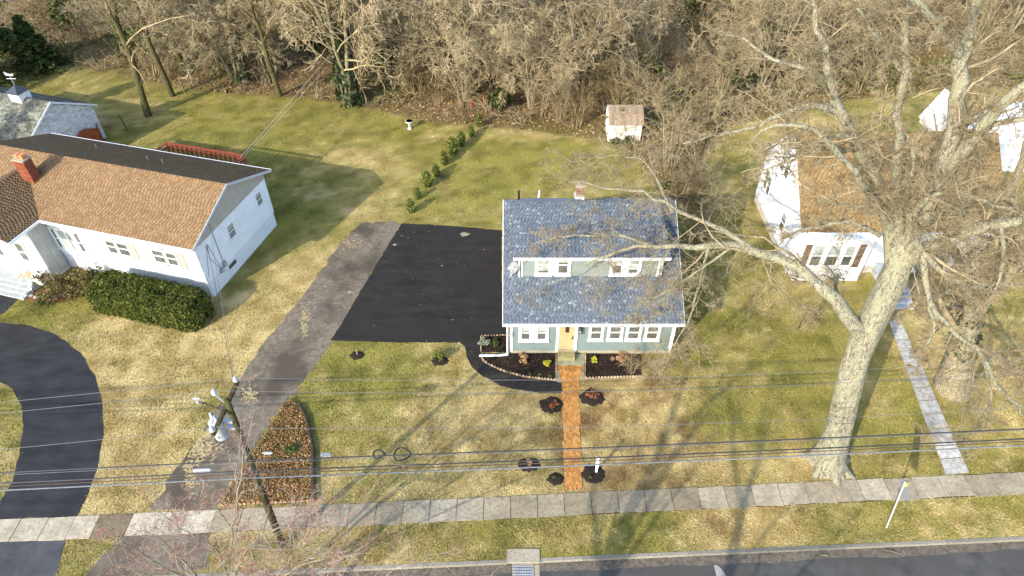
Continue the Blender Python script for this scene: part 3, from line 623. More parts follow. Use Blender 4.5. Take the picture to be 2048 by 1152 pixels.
# eave fascia + gutter, rake boards
MB().box(RX0 - .03, RX1 + .03, EY - .11, EY - .035, EZ - .17, EZ - .015).build('gutter', WHITE, roof)
MB().box(RX0, RX1, EY - .03, HY0 - .02, EZ - .17, EZ - .125).build('soffit', WHITE, roof)
MB().box(RX0 - .03, RX1 + .03, BY + .035, BY + .11, EZ - .17, EZ - .015).build('gutter', WHITE, roof_b)
for x0, x1 in ((RX0 - .03, RX0 - .002), (RX1 + .002, RX1 + .03)):
    for y0_, y1_, rr in ((EY, RY, roof), (BY, RY, roof_b)):
        m = MB(); m.loft([(x0, y0_, EZ - .15), (x1, y0_, EZ - .15), (x1, y1_, RZ - .15), (x0, y1_, RZ - .15)], [(x0, y0_, EZ - .005), (x1, y0_, EZ - .005), (x1, y1_, RZ - .005), (x0, y1_, RZ - .005)]); m.build('rake_board', WHITE, rr)
# front windows  (a along the front wall)
fm = 38.4 / FPX
def fa(px): return (px - 1024) * fm - HX0
for a, b in ((1043, 1059), (1076, 1092)): window(sh, WF, fa(a) - .03, fa(b) + .05, 1.22, 2.42, cas=.12, blind=.38, d0=.018)
MB(WF).box(fa(1062) + .03, fa(1073) + .02, .018, .075, 1.1, 2.5).build('window_trim', WHITE, sh)
for a, b in ((1183, 1205), (1221, 1244), (1258, 1281), (1296, 1319)): window(sh, WF, fa(a) - .01, fa(b) + .01, 1.26, 2.42, cas=.11, blind=.12, d0=.018)
# door
da, db = fa(1119.5), fa(1151)
m = MB(WF); m.box(da - .16, da, .018, .07, .2, 2.62); m.box(db, db + .16, .018, .07, .2, 2.62); m.box(da - .16, db + .16, .018, .075, 2.5, 2.66); m.build('door_frame', WHITE, sh)
YEL = mat('yellow_door', (.47, .325, .165), (.52, .36, .19), 3, rough=.5)
door = MB(WF).box(da + .004, db - .004, .0, .03, .42, 2.495).build('door', YEL, sh)
nb = 7
for k in range(nb): MB(WF).box(da + .01 + (db - da - .02) * k / nb + .006, da + .01 + (db - da - .02) * (k + 1) / nb - .006, .03, .042, .45, 2.48).build('plank', YEL, door)
MB(WF).box((da + db) / 2 - .11, (da + db) / 2 + .11, .043, .056, 1.83, 2.3).build('frame', mat('dark_wood', (.06, .03, .015)), door)
MB(WF).box((da + db) / 2 - .08, (da + db) / 2 + .08, .057, .062, 1.86, 2.27).build('pane', mat('dark_glass', (.03, .025, .02), rough=.1, spec=.6), door)
m = MB(WF); m.box(db - .13, db - .07, .043, .055, 1.25, 1.55); m.tube([(db - .1, .055, 1.37), (db - .1, .10, 1.37), (db - .2, .10, 1.37)], .014, 6); m.build('handle', BLACK, door)
MB(WF).box(da - .04, db + .04, .03, .16, .36, .42).build('threshold', mat('threshold_wood', (.32, .27, .18)), sh)
MB(WF).box(da - .04, db + .06, .02, .62, .0, .355).build('step', mat('mossy_step', (.17, .16, .07), (.27, .25, .12), 5, bump=.2), sh)
# lantern and number
la = fa(1161); m = MB(WF); m.box(la - .1, la + .1, .02, .05, 2.0, 2.4); m.build('wall_lantern', BLACK, sh); ln = bpy.data.objects['wall_lantern']
m = MB(WF); c = WF(la, .16, 2.0); m = MB(); m.tube([(c[0], c[1], 2.36), (c[0], c[1], 2.2)], [.03, .15], 8); m.tube([(c[0], c[1], 2.2), (c[0], c[1], 2.16)], [.15, .15], 8); m.build('lamp_cap', BLACK, ln)
m = MB(); m.tube([(c[0], c[1], 2.16), (c[0], c[1], 2.0)], [.08, .06], 8); m.build('lamp_glass', mat('lamp_glass', (.7, .66, .58), rough=.2), ln)
tx = bpy.data.curves.new('house_number', 'FONT'); tx.body = '285'; tx.size = .26; tx.extrude = .012; tx.align_x = 'CENTER'
_t = bpy.data.objects.new('tmp', tx); COL.objects.link(_t); bpy.context.view_layer.update(); _me = bpy.data.meshes.new_from_object(_t.evaluated_get(bpy.context.evaluated_depsgraph_get())); bpy.data.objects.remove(_t)
to = link('house_number', _me, mat('dark_metal', (.05, .055, .05), rough=.5), sh); tp = np.array(WF(la + .1, .034, 1.72)) - ORG[sh.name]; to.location = tp; to.rotation_euler = (math.pi / 2, 0, 0)
# downspouts at the front corners
m = MB(); x = HX0 - .16; y = HY0 - .14
m.tube([(x, EY - .07, EZ - .17), (x, y, EZ - .45), (x, y, .3), (x, y - .05, .12)], .055, 6); m.tube([(x, y - .05, .12), (x - .5, y - .1, .1), (x - 1.65, y - .12, .09)], .07, 6); m.build('downspout', WHITE, sh)
m = MB(); x = HX1 - .02; m.tube([(x, EY - .07, EZ - .17), (x, y, EZ - .45), (x, y, .2)], .05, 6); m.build('downspout', WHITE, sh)
# chimney and vent pipes
cbk = thing  # alias unused
cx = (1160 - 1024) * 39.4 / FPX; ch = MB()
def bricks_block(m, x0, x1, y0, y1, z0, z1, bl=.2, bh=.075, gap=.01):
    z = z0; r = 0
    while z < z1 - .01:
        zt = min(z + bh - gap, z1)
        for (ax, fix, lo, hi) in (('x', y0, x0, x1), ('x', y1, x0, x1), ('y', x0, y0, y1), ('y', x1, y0, y1)):
            p = lo - (bl / 2 if r % 2 else 0)
            while p < hi - .005:
                a, b = max(lo, p) + gap / 2, min(hi, p + bl) - gap / 2
                if b - a > .03:
                    s = -1 if fix in (y0, x0) else 1
                    if ax == 'x': m.box(a, b, min(fix, fix + s * .012), max(fix, fix + s * .012), z, zt)
                    else: m.box(min(fix, fix + s * .012), max(fix, fix + s * .012), a, b, z, zt)
                p += bl
        z += bh; r += 1
MB().box(cx - .21, cx + .21, RY - .05, RY + .4, RZ - .4, RZ + 1.0).build('chimney', mat('mortar', (.26, .22, .175), rough=1), sh)
chim = [o for o in sh.children if o.name.startswith('chimney')][0]
m = MB(); bricks_block(m, cx - .21, cx + .21, RY - .05, RY + .4, RZ + .38, RZ + .86)
m.build('bricks', mat_attr('chimney_brick', [(0, (.17, .085, .048)), (.6, (.22, .135, .085)), (1, (.28, .22, .165))], grain=20), chim, kind='stuff', rnd=True)
MB().box(cx - .27, cx + .27, RY - .07, RY + .47, RZ + .86, RZ + 1.01).build('cap', CONCRETE, chim)
MB().tube([(cx, RY + .2, RZ + 1.01), (cx, RY + .2, RZ + 1.1)], .1, 8).build('flue', mat('flue_clay', (.34, .15, .08)), chim)
MB().box(cx - .27, cx + .27, RY - .08, RY + .48, RZ - .05, RZ + .22).build('flashing', mat('lead_flashing', (.45, .47, .49), rough=.5), chim)
MB().tube([(.4, RY + .35, RZ - .3), (.4, RY + .35, RZ + .3), (.4, RY + .35, RZ + .34)], [.07, .07, .10], 8).build('vent_pipe', BLACK, sh)
MB().tube([(1.55, RY + .3, RZ - .3), (1.6, RY + .3, RZ + .42)], .055, 8).build('vent_pipe', WHITE, sh)
# satellite dish on the roof
dpos = np.array([-.02, 28.6, roofz(28.6) + .02])
ds = thing('satellite_dish', 'grey satellite dish on the roof edge beside the dormer', 'satellite dish', tuple(dpos))
m = MB(); m.tube([dpos + [0, 0, 0], dpos + [.0, 0, .45], dpos + [.05, .03, .6]], .025, 6); m.build('mast', STEEL, ds)
cen = dpos + [.12, -.05, .75]; nrm = np.array([-.55, -.6, .5]); nrm /= np.linalg.norm(nrm); uu = np.cross(nrm, [0, 0, 1]); uu /= np.linalg.norm(uu); ww = np.cross(nrm, uu)
m = MB(); ringp = []
for k, (r, d) in enumerate(((.03, -.10), (.15, -.08), (.28, -.03), (.36, .02))):
    ringp.append(m.pts([cen + nrm * d + (uu * math.cos(t) * .85 + ww * math.sin(t)) * r for t in np.linspace(0, 2 * math.pi, 17)[:-1]]))
for a, b in zip(ringp, ringp[1:]):
    for j in range(16): m.F.append([a[j], a[(j + 1) % 16], b[(j + 1) % 16], b[j]])
m.F.append(ringp[0]); m.build('reflector', mat('dish_grey', (.22, .225, .22), rough=.5), ds)
m = MB(); f = cen + nrm * .4; m.tube([cen + ww * .3, f], .014, 5); m.tube([cen - uu * .26, f], .01, 5); m.tube([f, f + [-.06, -.02, .02]], .05, 6); m.build('feed_arm', WHITE, ds)

# ------------------------------------------------------------------ the ranch house on the left
rh = thing('house', 'white ranch house with brown shingle roof and brick chimney at the left', 'house', RT(0, 0, 0))
EZ2, RZ2 = 4.40, 6.14; RVm = RD / 2; ov = .5; L2 = 17.7; s2 = (RZ2 - EZ2) / (RVm + ov)
def rz(v): return EZ2 + (min(v, RD - v) + ov) * s2
m = MB(RT); m.box(0.03, L2, .03, RD - .03, 0, 1.25); m.build('foundation', WHITE_SIDING, rh)
m = MB(RT); m.loft([(.01, .0, 1.2), (.01, RD, 1.2), (.01, RD, rz(RD) - .12), (.01, RVm, RZ2 - .12), (.01, 0, rz(0) - .12)][::-1], [(L2, .0, 1.2), (L2, RD, 1.2), (L2, RD, rz(RD) - .12), (L2, RVm, RZ2 - .12), (L2, 0, rz(0) - .12)][::-1]); rw = m.build('wall', WHITE_SIDING, rh)
RG = wallframe(RT(0, 0, 0), RV, -RU)       # gable wall: a from front to back
zg = 3.95
siding(RG, 1.22, zg, lambda z: 0, lambda z: RD, e=.2, lip=.04).build('siding_boards', WHITE_SIDING, rw, kind='stuff')
# vertical boards of the gable triangle (taupe)
TAUPE = mat('taupe_panel', (.40, .35, .30), (.46, .41, .355), 2)
m = MB(RG); a = .0
while a < RD - .01:
    b = min(a + .14, RD); t0 = rz(a) - .13; t1 = rz(b) - .13
    if min(t0, t1) > zg: m.loft([(a + .006, .0, zg), (b - .006, .0, zg), (b - .006, .0, t1), (a + .006, .0, t0)], [(a + .006, .03, zg), (b - .006, .03, zg), (b - .006, .03, t1), (a + .006, .03, t0)])
    a = b
m.build('gable_boards', TAUPE, rw, kind='stuff')
MB(RG).box(0, RD, .031, .05, zg - .04, zg + .03).build('trim_board', WHITE, rw)
RFW = wallframe(RT(0, 0, 0), RU, -RV)      # front wall: a leftwards
siding(RFW, 1.22, 3.8, lambda z: 0, lambda z: 10.9, e=.2, lip=.02).build('siding_boards', WHITE_SIDING, rw, kind='stuff')
# roof
TANBASE = mat('brown_felt', (.10, .06, .035))
RM = mat_attr('tan_shingle', [(0, (.145, .089, .043)), (.5, (.18, .112, .056)), (1, (.22, .14, .073))], grain=50, gamt=.15, big=.08, bigs=.6)
rl = math.hypot(RVm + ov, RZ2 - EZ2)
def r3(u, v, z): return np.array(RT(u, v, z))
fr = roof_deck('roof', r3(L2, -ov, EZ2), r3(-.3, -ov, EZ2), r3(-.3, RVm, RZ2), r3(L2, RVm, RZ2), .1, TANBASE, rh)
br_ = roof_deck('roof', r3(-.3, RD + ov, EZ2), r3(L2, RD + ov, EZ2), r3(L2, RVm, RZ2), r3(-.3, RVm, RZ2), .1, TANBASE, rh)
eyF = (r3(0, RVm, RZ2) - r3(0, -ov, EZ2)) / rl; exF = -np.array([*RU, 0])
WG0, WG1, WGF = 10.65, 17.4, -2.95          # front wing u range and front v
def rs(O, ex, ey, W, L, par, inside=None, th_=.018):
    V, F, rn, _, _ = shingles(O, ex, ey, W, L, .24, .135, inside=inside, jitter=.02, gap=.04, thick=th_); link_np('shingles', V, F, RM, par, 'stuff', {'rnd': ('FACE', 'FLOAT', rn)})
rs(r3(L2, -ov - .02, EZ2 - .01), exF, eyF, L2 + .3, rl + .02, fr)
eyB = (r3(0, RVm, RZ2) - r3(0, RD + ov, EZ2)) / rl
rs(r3(-.3, RD + ov + .02, EZ2 + .008), -exF, eyB, L2 + .3, rl + .02, br_, th_=.004)
m = MB(RT); m.box(-.32, L2, -ov - .12, -ov - .03, EZ2 - .16, EZ2 - .02); m.build('gutter', WHITE, fr)
m = MB(RT); m.box(-.32, L2, RD + ov + .03, RD + ov + .1, EZ2 - .16, EZ2 - .0); m.build('gutter', WHITE, br_)
m = MB(RT); m.box(-.3, L2, -ov - .03, .05, EZ2 - .16, EZ2 - .12); m.build('soffit', WHITE, fr)
for va, za, vb, zb, par in ((-ov, EZ2, RVm, RZ2, fr), (RD + ov, EZ2, RVm, RZ2, br_)):
    m = MB(RT); m.loft([(-.34, va, za - .17), (-.302, va, za - .17), (-.302, vb, zb - .17), (-.34, vb, zb - .17)], [(-.34, va, za + .01), (-.302, va, za + .01), (-.302, vb, zb + .01), (-.34, vb, zb + .01)]); m.build('rake_board', mat('grey_trim', (.46, .48, .50), rough=.5), par)
# front wing: lower roof running forward with a gable end
wr = (WG1 - WG0) / 2; WC = (WG0 + WG1) / 2; WRZ = EZ2 + wr * s2 * 1.0
m = MB(RT); m.box(WG0 + .35, WG1, -1.4, -.02, 0, EZ2 - .1); wing = m.build('front_wing', WHITE_SIDING, rh)
vb_ = -ov + (WRZ - EZ2) / s2
g1 = roof_deck('wing_roof', r3(WG0, WGF, EZ2), r3(WG0, -ov - .02, EZ2), r3(WC, vb_, WRZ), r3(WC, WGF, WRZ), .1, TANBASE, rh)
g2 = roof_deck('wing_roof', r3(WG1, -ov, EZ2), r3(WG1, WGF, EZ2), r3(WC, WGF, WRZ), r3(WC, vb_, WRZ), .1, TANBASE, rh)
wl_ = math.hypot(wr, WRZ - EZ2); Lw = vb_ - WGF
eyw = (r3(WC, 0, WRZ) - r3(WG0, 0, EZ2)) / wl_
rs(r3(WG0 - .02, WGF, EZ2 + .01) + np.array([0, 0, .012]), np.array([*RV, 0]) * -1 * -1, eyw, Lw, wl_, g1, inside=lambda a, y: a < (-ov - WGF) + y / wl_ * (vb_ + ov) + .12)
m = MB(RT); m.loft([(WG0 + .05, WGF + .02, EZ2 - .15), (WG1, WGF + .02, EZ2 - .15), (WC, WGF + .02, WRZ - .12)], [(WG0 + .05, WGF + .12, EZ2 - .15), (WG1, WGF + .12, EZ2 - .15), (WC, WGF + .12, WRZ - .12)]); m.build('wing_gable', WHITE_SIDING, rh)
m = MB(RT); m.loft([(WG0 - .02, WGF - .04, EZ2 - .18), (WG0 - .02, WGF - .0, EZ2 - .18), (WC, WGF - .0, WRZ - .18), (WC, WGF - .04, WRZ - .18)], [(WG0 - .02, WGF - .04, EZ2 + .03), (WG0 - .02, WGF, EZ2 + .03), (WC, WGF, WRZ + .03), (WC, WGF - .04, WRZ + .03)]); m.build('rake_board', WHITE, g1)
m = MB(RT); m.box(WG0 - .10, WG0 - .02, WGF, -ov - .1, EZ2 - .16, EZ2 - .0); m.build('gutter', WHITE, g1)
# grey panelled wing side wall and porch
GREYP = mat('grey_panel', (.40, .40, .37), (.47, .47, .44), 2)
for k in range(2): MB(RT).box(WG0 + .30, WG0 + .345, -1.36 + k * .66, -1.36 + k * .66 + .64, .2, EZ2 - .12).build('wall_panel', GREYP, wing)
porch = MB(RT).box(WG0 + .8, WG1, -2.6, -1.42, 0, .55); porch = porch.build('porch_floor', mat('porch_grey', (.30, .32, .31), (.38, .40, .385), 3), rh)
for k in range(3): MB(RT).box(WG0 + .85, WG1, -2.6 - .3 * (k + 1), -2.6 - .3 * k - .002, 0, .55 - .15 * (k + 1) + .02).build('porch_step', MATS['porch_grey'], rh)
MB(RT).box(WG0 + 1.3, WG0 + 2.2, -2.2, -1.6, .552, .575).build('door_mat', mat('coir', (.42, .25, .07), (.5, .32, .1), 20), rh)
m = MB(RT)
for uu_ in (WG0 + .25,):
    pass
m = MB(); rail = lambda u, v, z: RT(u, v, z)
m.tube([rail(WG0 + .9, -2.0, 1.45), rail(WG0 + .9, -2.6, 1.45), rail(WG0 + .9, -3.5, .95)], .025, 6); m.tube([rail(WG0 + .9, -2.6, .55), rail(WG0 + .9, -2.6, 1.45)], .02, 6); m.tube([rail(WG0 + .9, -3.5, .0), rail(WG0 + .9, -3.5, .95)], .02, 6)
m.build('handrail', WHITE, rh)
m = MB()
for dv in (0, .42): m.tube([rail(WG0 + .85, -2.55 + dv, .55), rail(WG0 + .85, -2.55 + dv, EZ2 - .16)], .03, 6)
for k in range(9): z = .8 + k * .32; m.tube([rail(WG0 + .85, -2.55, z), rail(WG0 + .85, -2.4, z + .16), rail(WG0 + .85, -2.13, z), rail(WG0 + .85, -2.4, z - .12), rail(WG0 + .85, -2.55, z)], .018, 5)
m.build('porch_post', WHITE, rh)
WP = wallframe(RT(WG0 + .35, -1.41, 0), RU, -RV)
window(wing, WP, 1.0, 1.7, 1.4, 2.9, d0=.01); window(wing, WP, 3.0, 4.4, 1.4, 2.9, d0=.01)
MB(WP).box(2.0, 2.9, .01, .06, .56, 2.75).build('door', WHITE, wing)
m = MB(RT); m.box(WG0 + .1, WG0 + .7, -2.4, -1.7, .5, 1.2); m.build('planter_box', WHITE, rh)
# front windows with shutters
def ra(px, py, z):
    g = G(px, py, z)[:2] - RP0; return float(np.dot(g, RU))
SHUT = mat('cream_shutter', (.30, .285, .24), (.35, .335, .285), 4)
for c0, c1 in ((305, 335), (336, 362), (192, 216), (218, 245)):
    a1 = ra(c0, 500, 3.0); a0 = ra(c1, 507, 3.0); window(rh, RFW, a0 + .08, a1 - .08, 2.2, 3.35, cas=.09, blind=.15, d0=.02)
for p in (296, 373, 184, 255):
    a = ra(p, 505, 3.0); s_o = MB(RFW).box(a - .22, a + .22, .02, .05, 2.1, 3.42).build('shutter', SHUT, rh)
    for k in range(10): MB(RFW).box(a - .18, a + .18, .051, .062, 2.18 + k * .12, 2.26 + k * .12).build('slat', SHUT, s_o)
for c0, c1, sp in ((102, 112, True), (118, 152, False), (158, 172, True)):
    a1 = ra(c0, 470, 2.8); a0 = ra(c1, 475, 2.8); window(rh, RFW, a0 + .1, a1 - .1, 1.75, 3.35, cas=.09, split=sp, d0=.02, blind=0 if sp else .93)
# gable windows
for a0, a1, z0, z1 in ((2.9, 3.6, 2.35, 3.42), (6.35, 7.0, 2.55, 3.55)): window(rh, RG, a0, a1, z0, z1, cas=.08, blind=.3, d0=.022)
window(rh, RG, 1.95, 2.85, .55, 1.0, cas=.04, split=False, sill=False, d0=-.02)
for a, z, r in ((1.25, 1.25, .13), (1.65, 1.45, .15)):
    m = MB(RG); m.box(a - r, a + r, .02, .14, z - r * 1.3, z + r * 1.3); mo = m.build('meter_box', mat('meter_grey', (.28, .29, .30), rough=.5), rh)
    c = RG(a, .16, z); m = MB(); m.tube([RG(a, .13, z), RG(a, .26, z)], .1, 10); m.build('meter_dial', STEEL, mo)
m = MB(); m.tube([RG(1.65, .05, 1.65), RG(1.65, .05, 4.1), RG(1.65, .07, 4.9)], .03, 6); m.build('conduit', mat('grey_pvc', (.3, .3, .3)), rh)
m = MB(); m.tube([RG(1.25, .05, 1.4), RG(.75, .04, 2.6), RG(.85, .04, 3.6)], .012, 5); m.tube([RG(.85, .04, 3.6), RG(.1, .04, 1.6)], .012, 5); m.tube([RG(.95, .04, 3.6), RG(1.3, .04, 1.4)], .012, 5); m.build('wall_cable', CABLE, rh)
m = MB(); m.tube([RT(.12, -ov - .07, EZ2 - .16), RT(.08, -.08, EZ2 - .5), RT(.08, -.08, .1)], .05, 6); m.build('downspout', WHITE, rh)
m = MB(); m.tube([RT(9.7, -ov - .07, EZ2 - .16), RT(9.7, -.08, EZ2 - .5), RT(9.7, -.08, .1)], .05, 6); m.build('downspout', WHITE, rh)
# chimney
cu = 12.85; cv = 2.0
MB(RT).box(cu - .42, cu + .42, cv - .3, cv + .3, 4.8, 6.85).build('chimney', mat('mortar_red', (.19, .085, .055), rough=1), rh)
chr_ = [o for o in rh.children if o.name.startswith('chimney')][0]
m = MB(RT); bricks_block(m, cu - .42, cu + .42, cv - .3, cv + .3, 4.9, 6.75); m.build('bricks', mat_attr('red_brick', [(0, (.15, .042, .022)), (1, (.26, .082, .042))], grain=15), chr_, kind='stuff', rnd=True)
MB(RT).box(cu - .46, cu + .46, cv - .34, cv + .34, 6.85, 6.93).build('cap', CONCRETE, chr_)
for d in (-.18, .18): MB(RT).box(cu + d - .14, cu + d + .14, cv - .15, cv + .15, 6.93, 7.2).build('flue', mat('flue_orange', (.50, .18, .08), (.56, .22, .1), 8), chr_)
for px, py in ((188, 283), (294, 314), (325, 322)):
    g = G(px, py, 5.6)[:2] - RP0; u, v = float(np.dot(g, RU)), float(np.dot(g, RV)); z = rz(v)
    m = MB(); m.tube([RT(u, v, z - .05), RT(u, v, z + .32)], .06, 8); m.tube([RT(u, v, z), RT(u, v, z + .03)], .12, 8); m.build('roof_vent', mat('dull_metal', (.12, .115, .11), rough=.6), rh)
# deck railing behind the house
REDW = mat('red_stain', (.19, .035, .02), (.28, .06, .03), 5, rough=.7)
dk = thing('deck', 'red stained wooden deck rail behind the ranch house roof', 'deck', RT(6, RD + 2, 0))
du0, du1, dv1, dzr = 3.7, 10.2, RD + 3.1, 3.35
MB(RT).box(du0, du1, RD + .05, dv1, 1.5, 1.62).build('deck_floor', REDW, dk)
MB(RT).box(du0 - .05, du1 + .05, dv1 - .12, dv1 + .1, dzr - .05, dzr).build('rail', REDW, dk)
MB(RT).box(du0 - .05, du1 + .05, dv1 - .03, dv1 + .03, dzr - .42, dzr - .32).build('rail', REDW, dk)
for u in (du0, du1):
    MB(RT).box(u - .08, u + .08, RD + .05, dv1 - .13, dzr - .052, dzr - .004).build('rail', REDW, dk); MB(RT).box(u - .03, u + .03, RD + .05, dv1 - .1, dzr - .43, dzr - .33).build('rail', REDW, dk)
k = 0; u = du0
while u <= du1 + .01: MB(RT).box(u - .05, u + .05, dv1 - .05, dv1 + .05, 0 if k % 4 == 0 else 1.5, dzr - .051).build('baluster', REDW, dk); u += (du1 - du0) / 16; k += 1
# ------------------------------------------------------------------ garage top left
ga = math.radians(18); gV = np.array([math.sin(ga), math.cos(ga)]); gU = np.array([-gV[1], gV[0]]); gp = np.array([-35.5, 48.0])
def GT(u, v, z): return (gp[0] + u * gU[0] + v * gV[0], gp[1] + u * gU[1] + v * gV[1], z)
gar = thing('garage', 'white block garage with mossy grey roof and small cupola', 'garage', GT(0, 0, 0))
gD, gE, gR = 3.4, 2.95, 5.0; gs = (gR - gE) / (gD + .3)
m = MB(GT); sec = lambda u: [(u, -gD, 0), (u, gD, 0), (u, gD, gR - gD * gs - .08), (u, 0, gR - .08), (u, -gD, gR - gD * gs - .08)]
m.loft(sec(.0)[::-1], sec(12)[::-1]); gw = m.build('wall', mat('block_mortar', (.34, .34, .34), rough=1), gar)
GW = wallframe(GT(0, 0, 0), gV, -gU); BLK = mat_attr('painted_block', [(0, (.46, .46, .46)), (.4, (.60, .60, .60)), (1, (.72, .72, .72))], grain=6, gamt=.15)
z = 0.02; r = 0
while z < gR - .2:
    a = -gD - (.2 if r % 2 else 0)
    while a < gD:
        a0, a1 = max(-gD, a) + .012, min(gD, a + .4) - .012; top = gR - max(abs(a0), abs(a1)) * gs - .1
        zt = min(z + .185, top)
        if a1 - a0 > .08 and zt - z > .05: mm = MB(GW).box(a0, a1, .001, .02 + random.uniform(0, .012), z, zt); mm.A = [random.random()] * 6; mm.build('block', BLK, gw, rnd=True)
        a += .4
    z += .2; r += 1
GRM = mat_attr('mossy_grey_shingle', [(0, (.075, .078, .06)), (.5, (.12, .122, .096)), (1, (.185, .185, .15))], grain=25, gamt=.2, big=.3, bigs=.9)
g3 = lambda u, v, z: np.array(GT(u, v, z)); gl = math.hypot(gD + .3, gR - gE)
ra_ = roof_deck('roof', g3(12, -gD - .3, gE), g3(-.2, -gD - .3, gE), g3(-.2, 0, gR), g3(12, 0, gR), .08, ROOFBASE, gar)
rb_ = roof_deck('roof', g3(-.2, gD + .3, gE), g3(12, gD + .3, gE), g3(12, 0, gR), g3(-.2, 0, gR), .08, ROOFBASE, gar)
V, F, rn, _, _ = shingles(g3(12, -gD - .3, gE), -np.array([*gU, 0]), (g3(0, 0, gR) - g3(0, -gD - .3, gE)) / gl, 12.2, gl, .3, .17, thick=.02, gap=.02); link_np('shingles', V, F, GRM, ra_, 'stuff', {'rnd': ('FACE', 'FLOAT', rn)})
V, F, rn, _, _ = shingles(g3(-.2, gD + .3, gE), np.array([*gU, 0]), (g3(0, 0, gR) - g3(0, gD + .3, gE)) / gl, 12.2, gl, .3, .17, thick=.02, gap=.02); link_np('shingles', V, F, GRM, rb_, 'stuff', {'rnd': ('FACE', 'FLOAT', rn)})
for sg, par in ((-1, ra_), (1, rb_)):
    m = MB(GT); m.loft([(-.24, sg * (gD + .3), gE - .14), (-.2, sg * (gD + .3), gE - .14), (-.2, 0, gR - .14), (-.24, 0, gR - .14)], [(-.24, sg * (gD + .3), gE + .02), (-.2, sg * (gD + .3), gE + .02), (-.2, 0, gR + .02), (-.24, 0, gR + .02)]); m.build('rake_board', WHITE, par)
kx = float(np.dot(G(20, 195, 5.3)[:2] - gp, gU))
m = MB(GT); m.box(kx - .5, kx + .5, -.5, .5, gR - .5, gR + .45); cup = m.build('cupola', WHITE, gar)
for k in range(4): MB(GT).box(kx - .52, kx + .52, -.52, .52, gR - .2 + k * .15, gR - .12 + k * .15).build('louver', WHITE, cup)
m = MB(GT); m.loft([(kx - .65, -.65, gR + .45), (kx + .65, -.65, gR + .45), (kx + .65, .65, gR + .45), (kx - .65, .65, gR + .45)], [(kx - .03, -.03, gR + .95), (kx + .03, -.03, gR + .95), (kx + .03, .03, gR + .95), (kx - .03, .03, gR + .95)]); m.build('cupola_roof', MATS['roof_felt'], cup)
m = MB(); a = np.array(GT(kx, 0, gR + .9)); m.tube([a, a + [0, 0, .9]], .025, 6); m.tube([a + [-.35, 0, .55], a + [.35, 0, .55]], .018, 5); m.loft([tuple(a + [x_, -.015, z_]) for x_, z_ in ((-.3, .8), (.25, .75), (.35, 1.0), (.1, .92), (-.1, 1.0), (-.35, 1.12))], [tuple(a + [x_, .015, z_]) for x_, z_ in ((-.3, .8), (.25, .75), (.35, 1.0), (.1, .92), (-.1, 1.0), (-.35, 1.12))]); m.build('weathervane', STEEL, cup)
# red fence by the garage
fe = thing('fence', 'rust red board fence between the garage and the ranch house', 'fence', tuple(G(180, 278)))
RUST = mat('rust_boards', (.26, .065, .02), (.38, .11, .035), 3)
fa0 = np.array(GT(-.05, -2.2, 0)[:2]); fa1 = G(208, 282)[:2]; fl = np.linalg.norm(fa1 - fa0); ft = (fa1 - fa0) / fl; FT = wallframe((*fa0, 0), ft, np.array([ft[1], -ft[0]]))
n = int(fl / .16)
for k in range(n): MB(FT).box(k * .16 + .006, (k + 1) * .16 - .006, 0, .025, .05, 1.55 + .25 * math.sin(k * .35) * (k > 4)).build('plank', RUST, fe)
for z in (.4, 1.2): MB(FT).box(0, fl, -.06, -.001, z, z + .09).build('rail', RUST, fe)
fb0 = G(208, 282)[:2]; fb1 = G(196, 247)[:2]; fl = np.linalg.norm(fb1 - fb0); ft = (fb1 - fb0) / fl; FT = wallframe((*fb0, 0), ft, np.array([ft[1], -ft[0]]))
for k in range(int(fl / .16)): MB(FT).box(k * .16 + .006, (k + 1) * .16 - .006, 0, .025, .05, 1.5).build('plank', RUST, fe)
# posts along the boundary
for px, py, h, lab, mm_ in ((255, 262, 1.5, 'dark leaning fence post left of the lawn shadow', BARK_MOSS), (297, 234, 1.7, 'pale stake against the foot of the big mossy trunk', TWIG_TAN), (371, 188, 1.6, 'pale stake at the woods edge right of the three trunks', TWIG_TAN), (402, 162, 1.4, 'thin mossy stake near the ivy clad tree', BARK_MOSS)):
    c = G(px, py); m = MB(); m.tube([c, c + [-.18, .05, h]], .06, 7); tag(m.build('fence_post', mm_), lab, 'post')

for px, py, lab in ((943, 216, 'left one of two red stakes under the pale branches at the woods edge'), (968, 208, 'right one of two red stakes under the pale branches at the woods edge')):
    c = G(px, py); m = MB(); m.tube([c, c + [0, .02, .55], c + [0, .02, .95]], [.09, .10, .05], 7); tag(m.build('red_stake', mat('red_plastic', (.45, .07, .03), rough=.5)), lab, 'stake')
# ------------------------------------------------------------------ white house on the right
wh = thing('house', 'white cape house with brown roof behind the big bare tree', 'house', (WX0, WY0, 0))
WEZ, WRZ2, WRY = 3.75, 7.85, 38.4; WEY, WBY = 33.45, 42.6
sF = (WRZ2 - WEZ) / (WRY - WEY); zB = 4.0; sB = (WRZ2 - zB) / (WBY - WRY)
wz = lambda y: WEZ + (y - WEY) * sF if y < WRY else WRZ2 - (y - WRY) * sB
MB().box(WX0 + .02, WX1, WY0 + .02, WY1 - .02, 0, .6).build('foundation', mat('cream_foundation', (.45, .41, .33), (.52, .48, .4), 3), wh)
m = MB(); sec = lambda x: [(x, WY0, .6), (x, WY1, .6), (x, WY1, wz(WY1) - .1), (x, WRY, WRZ2 - .1), (x, WY0, wz(WY0) - .1)]
m.loft(sec(WX0)[::-1], sec(WX1)[::-1]); ww_ = m.build('wall', WHITE_SIDING, wh)
WG_ = wallframe((WX0, WY0, 0), (0, 1, 0), (-1, 0, 0)); wd_ = WY1 - WY0
wlo = lambda z: max(0, (z + .1 - wz(WY0)) / sF); whi = lambda z: wd_ - max(0, (z + .1 - wz(WY1)) / sB)
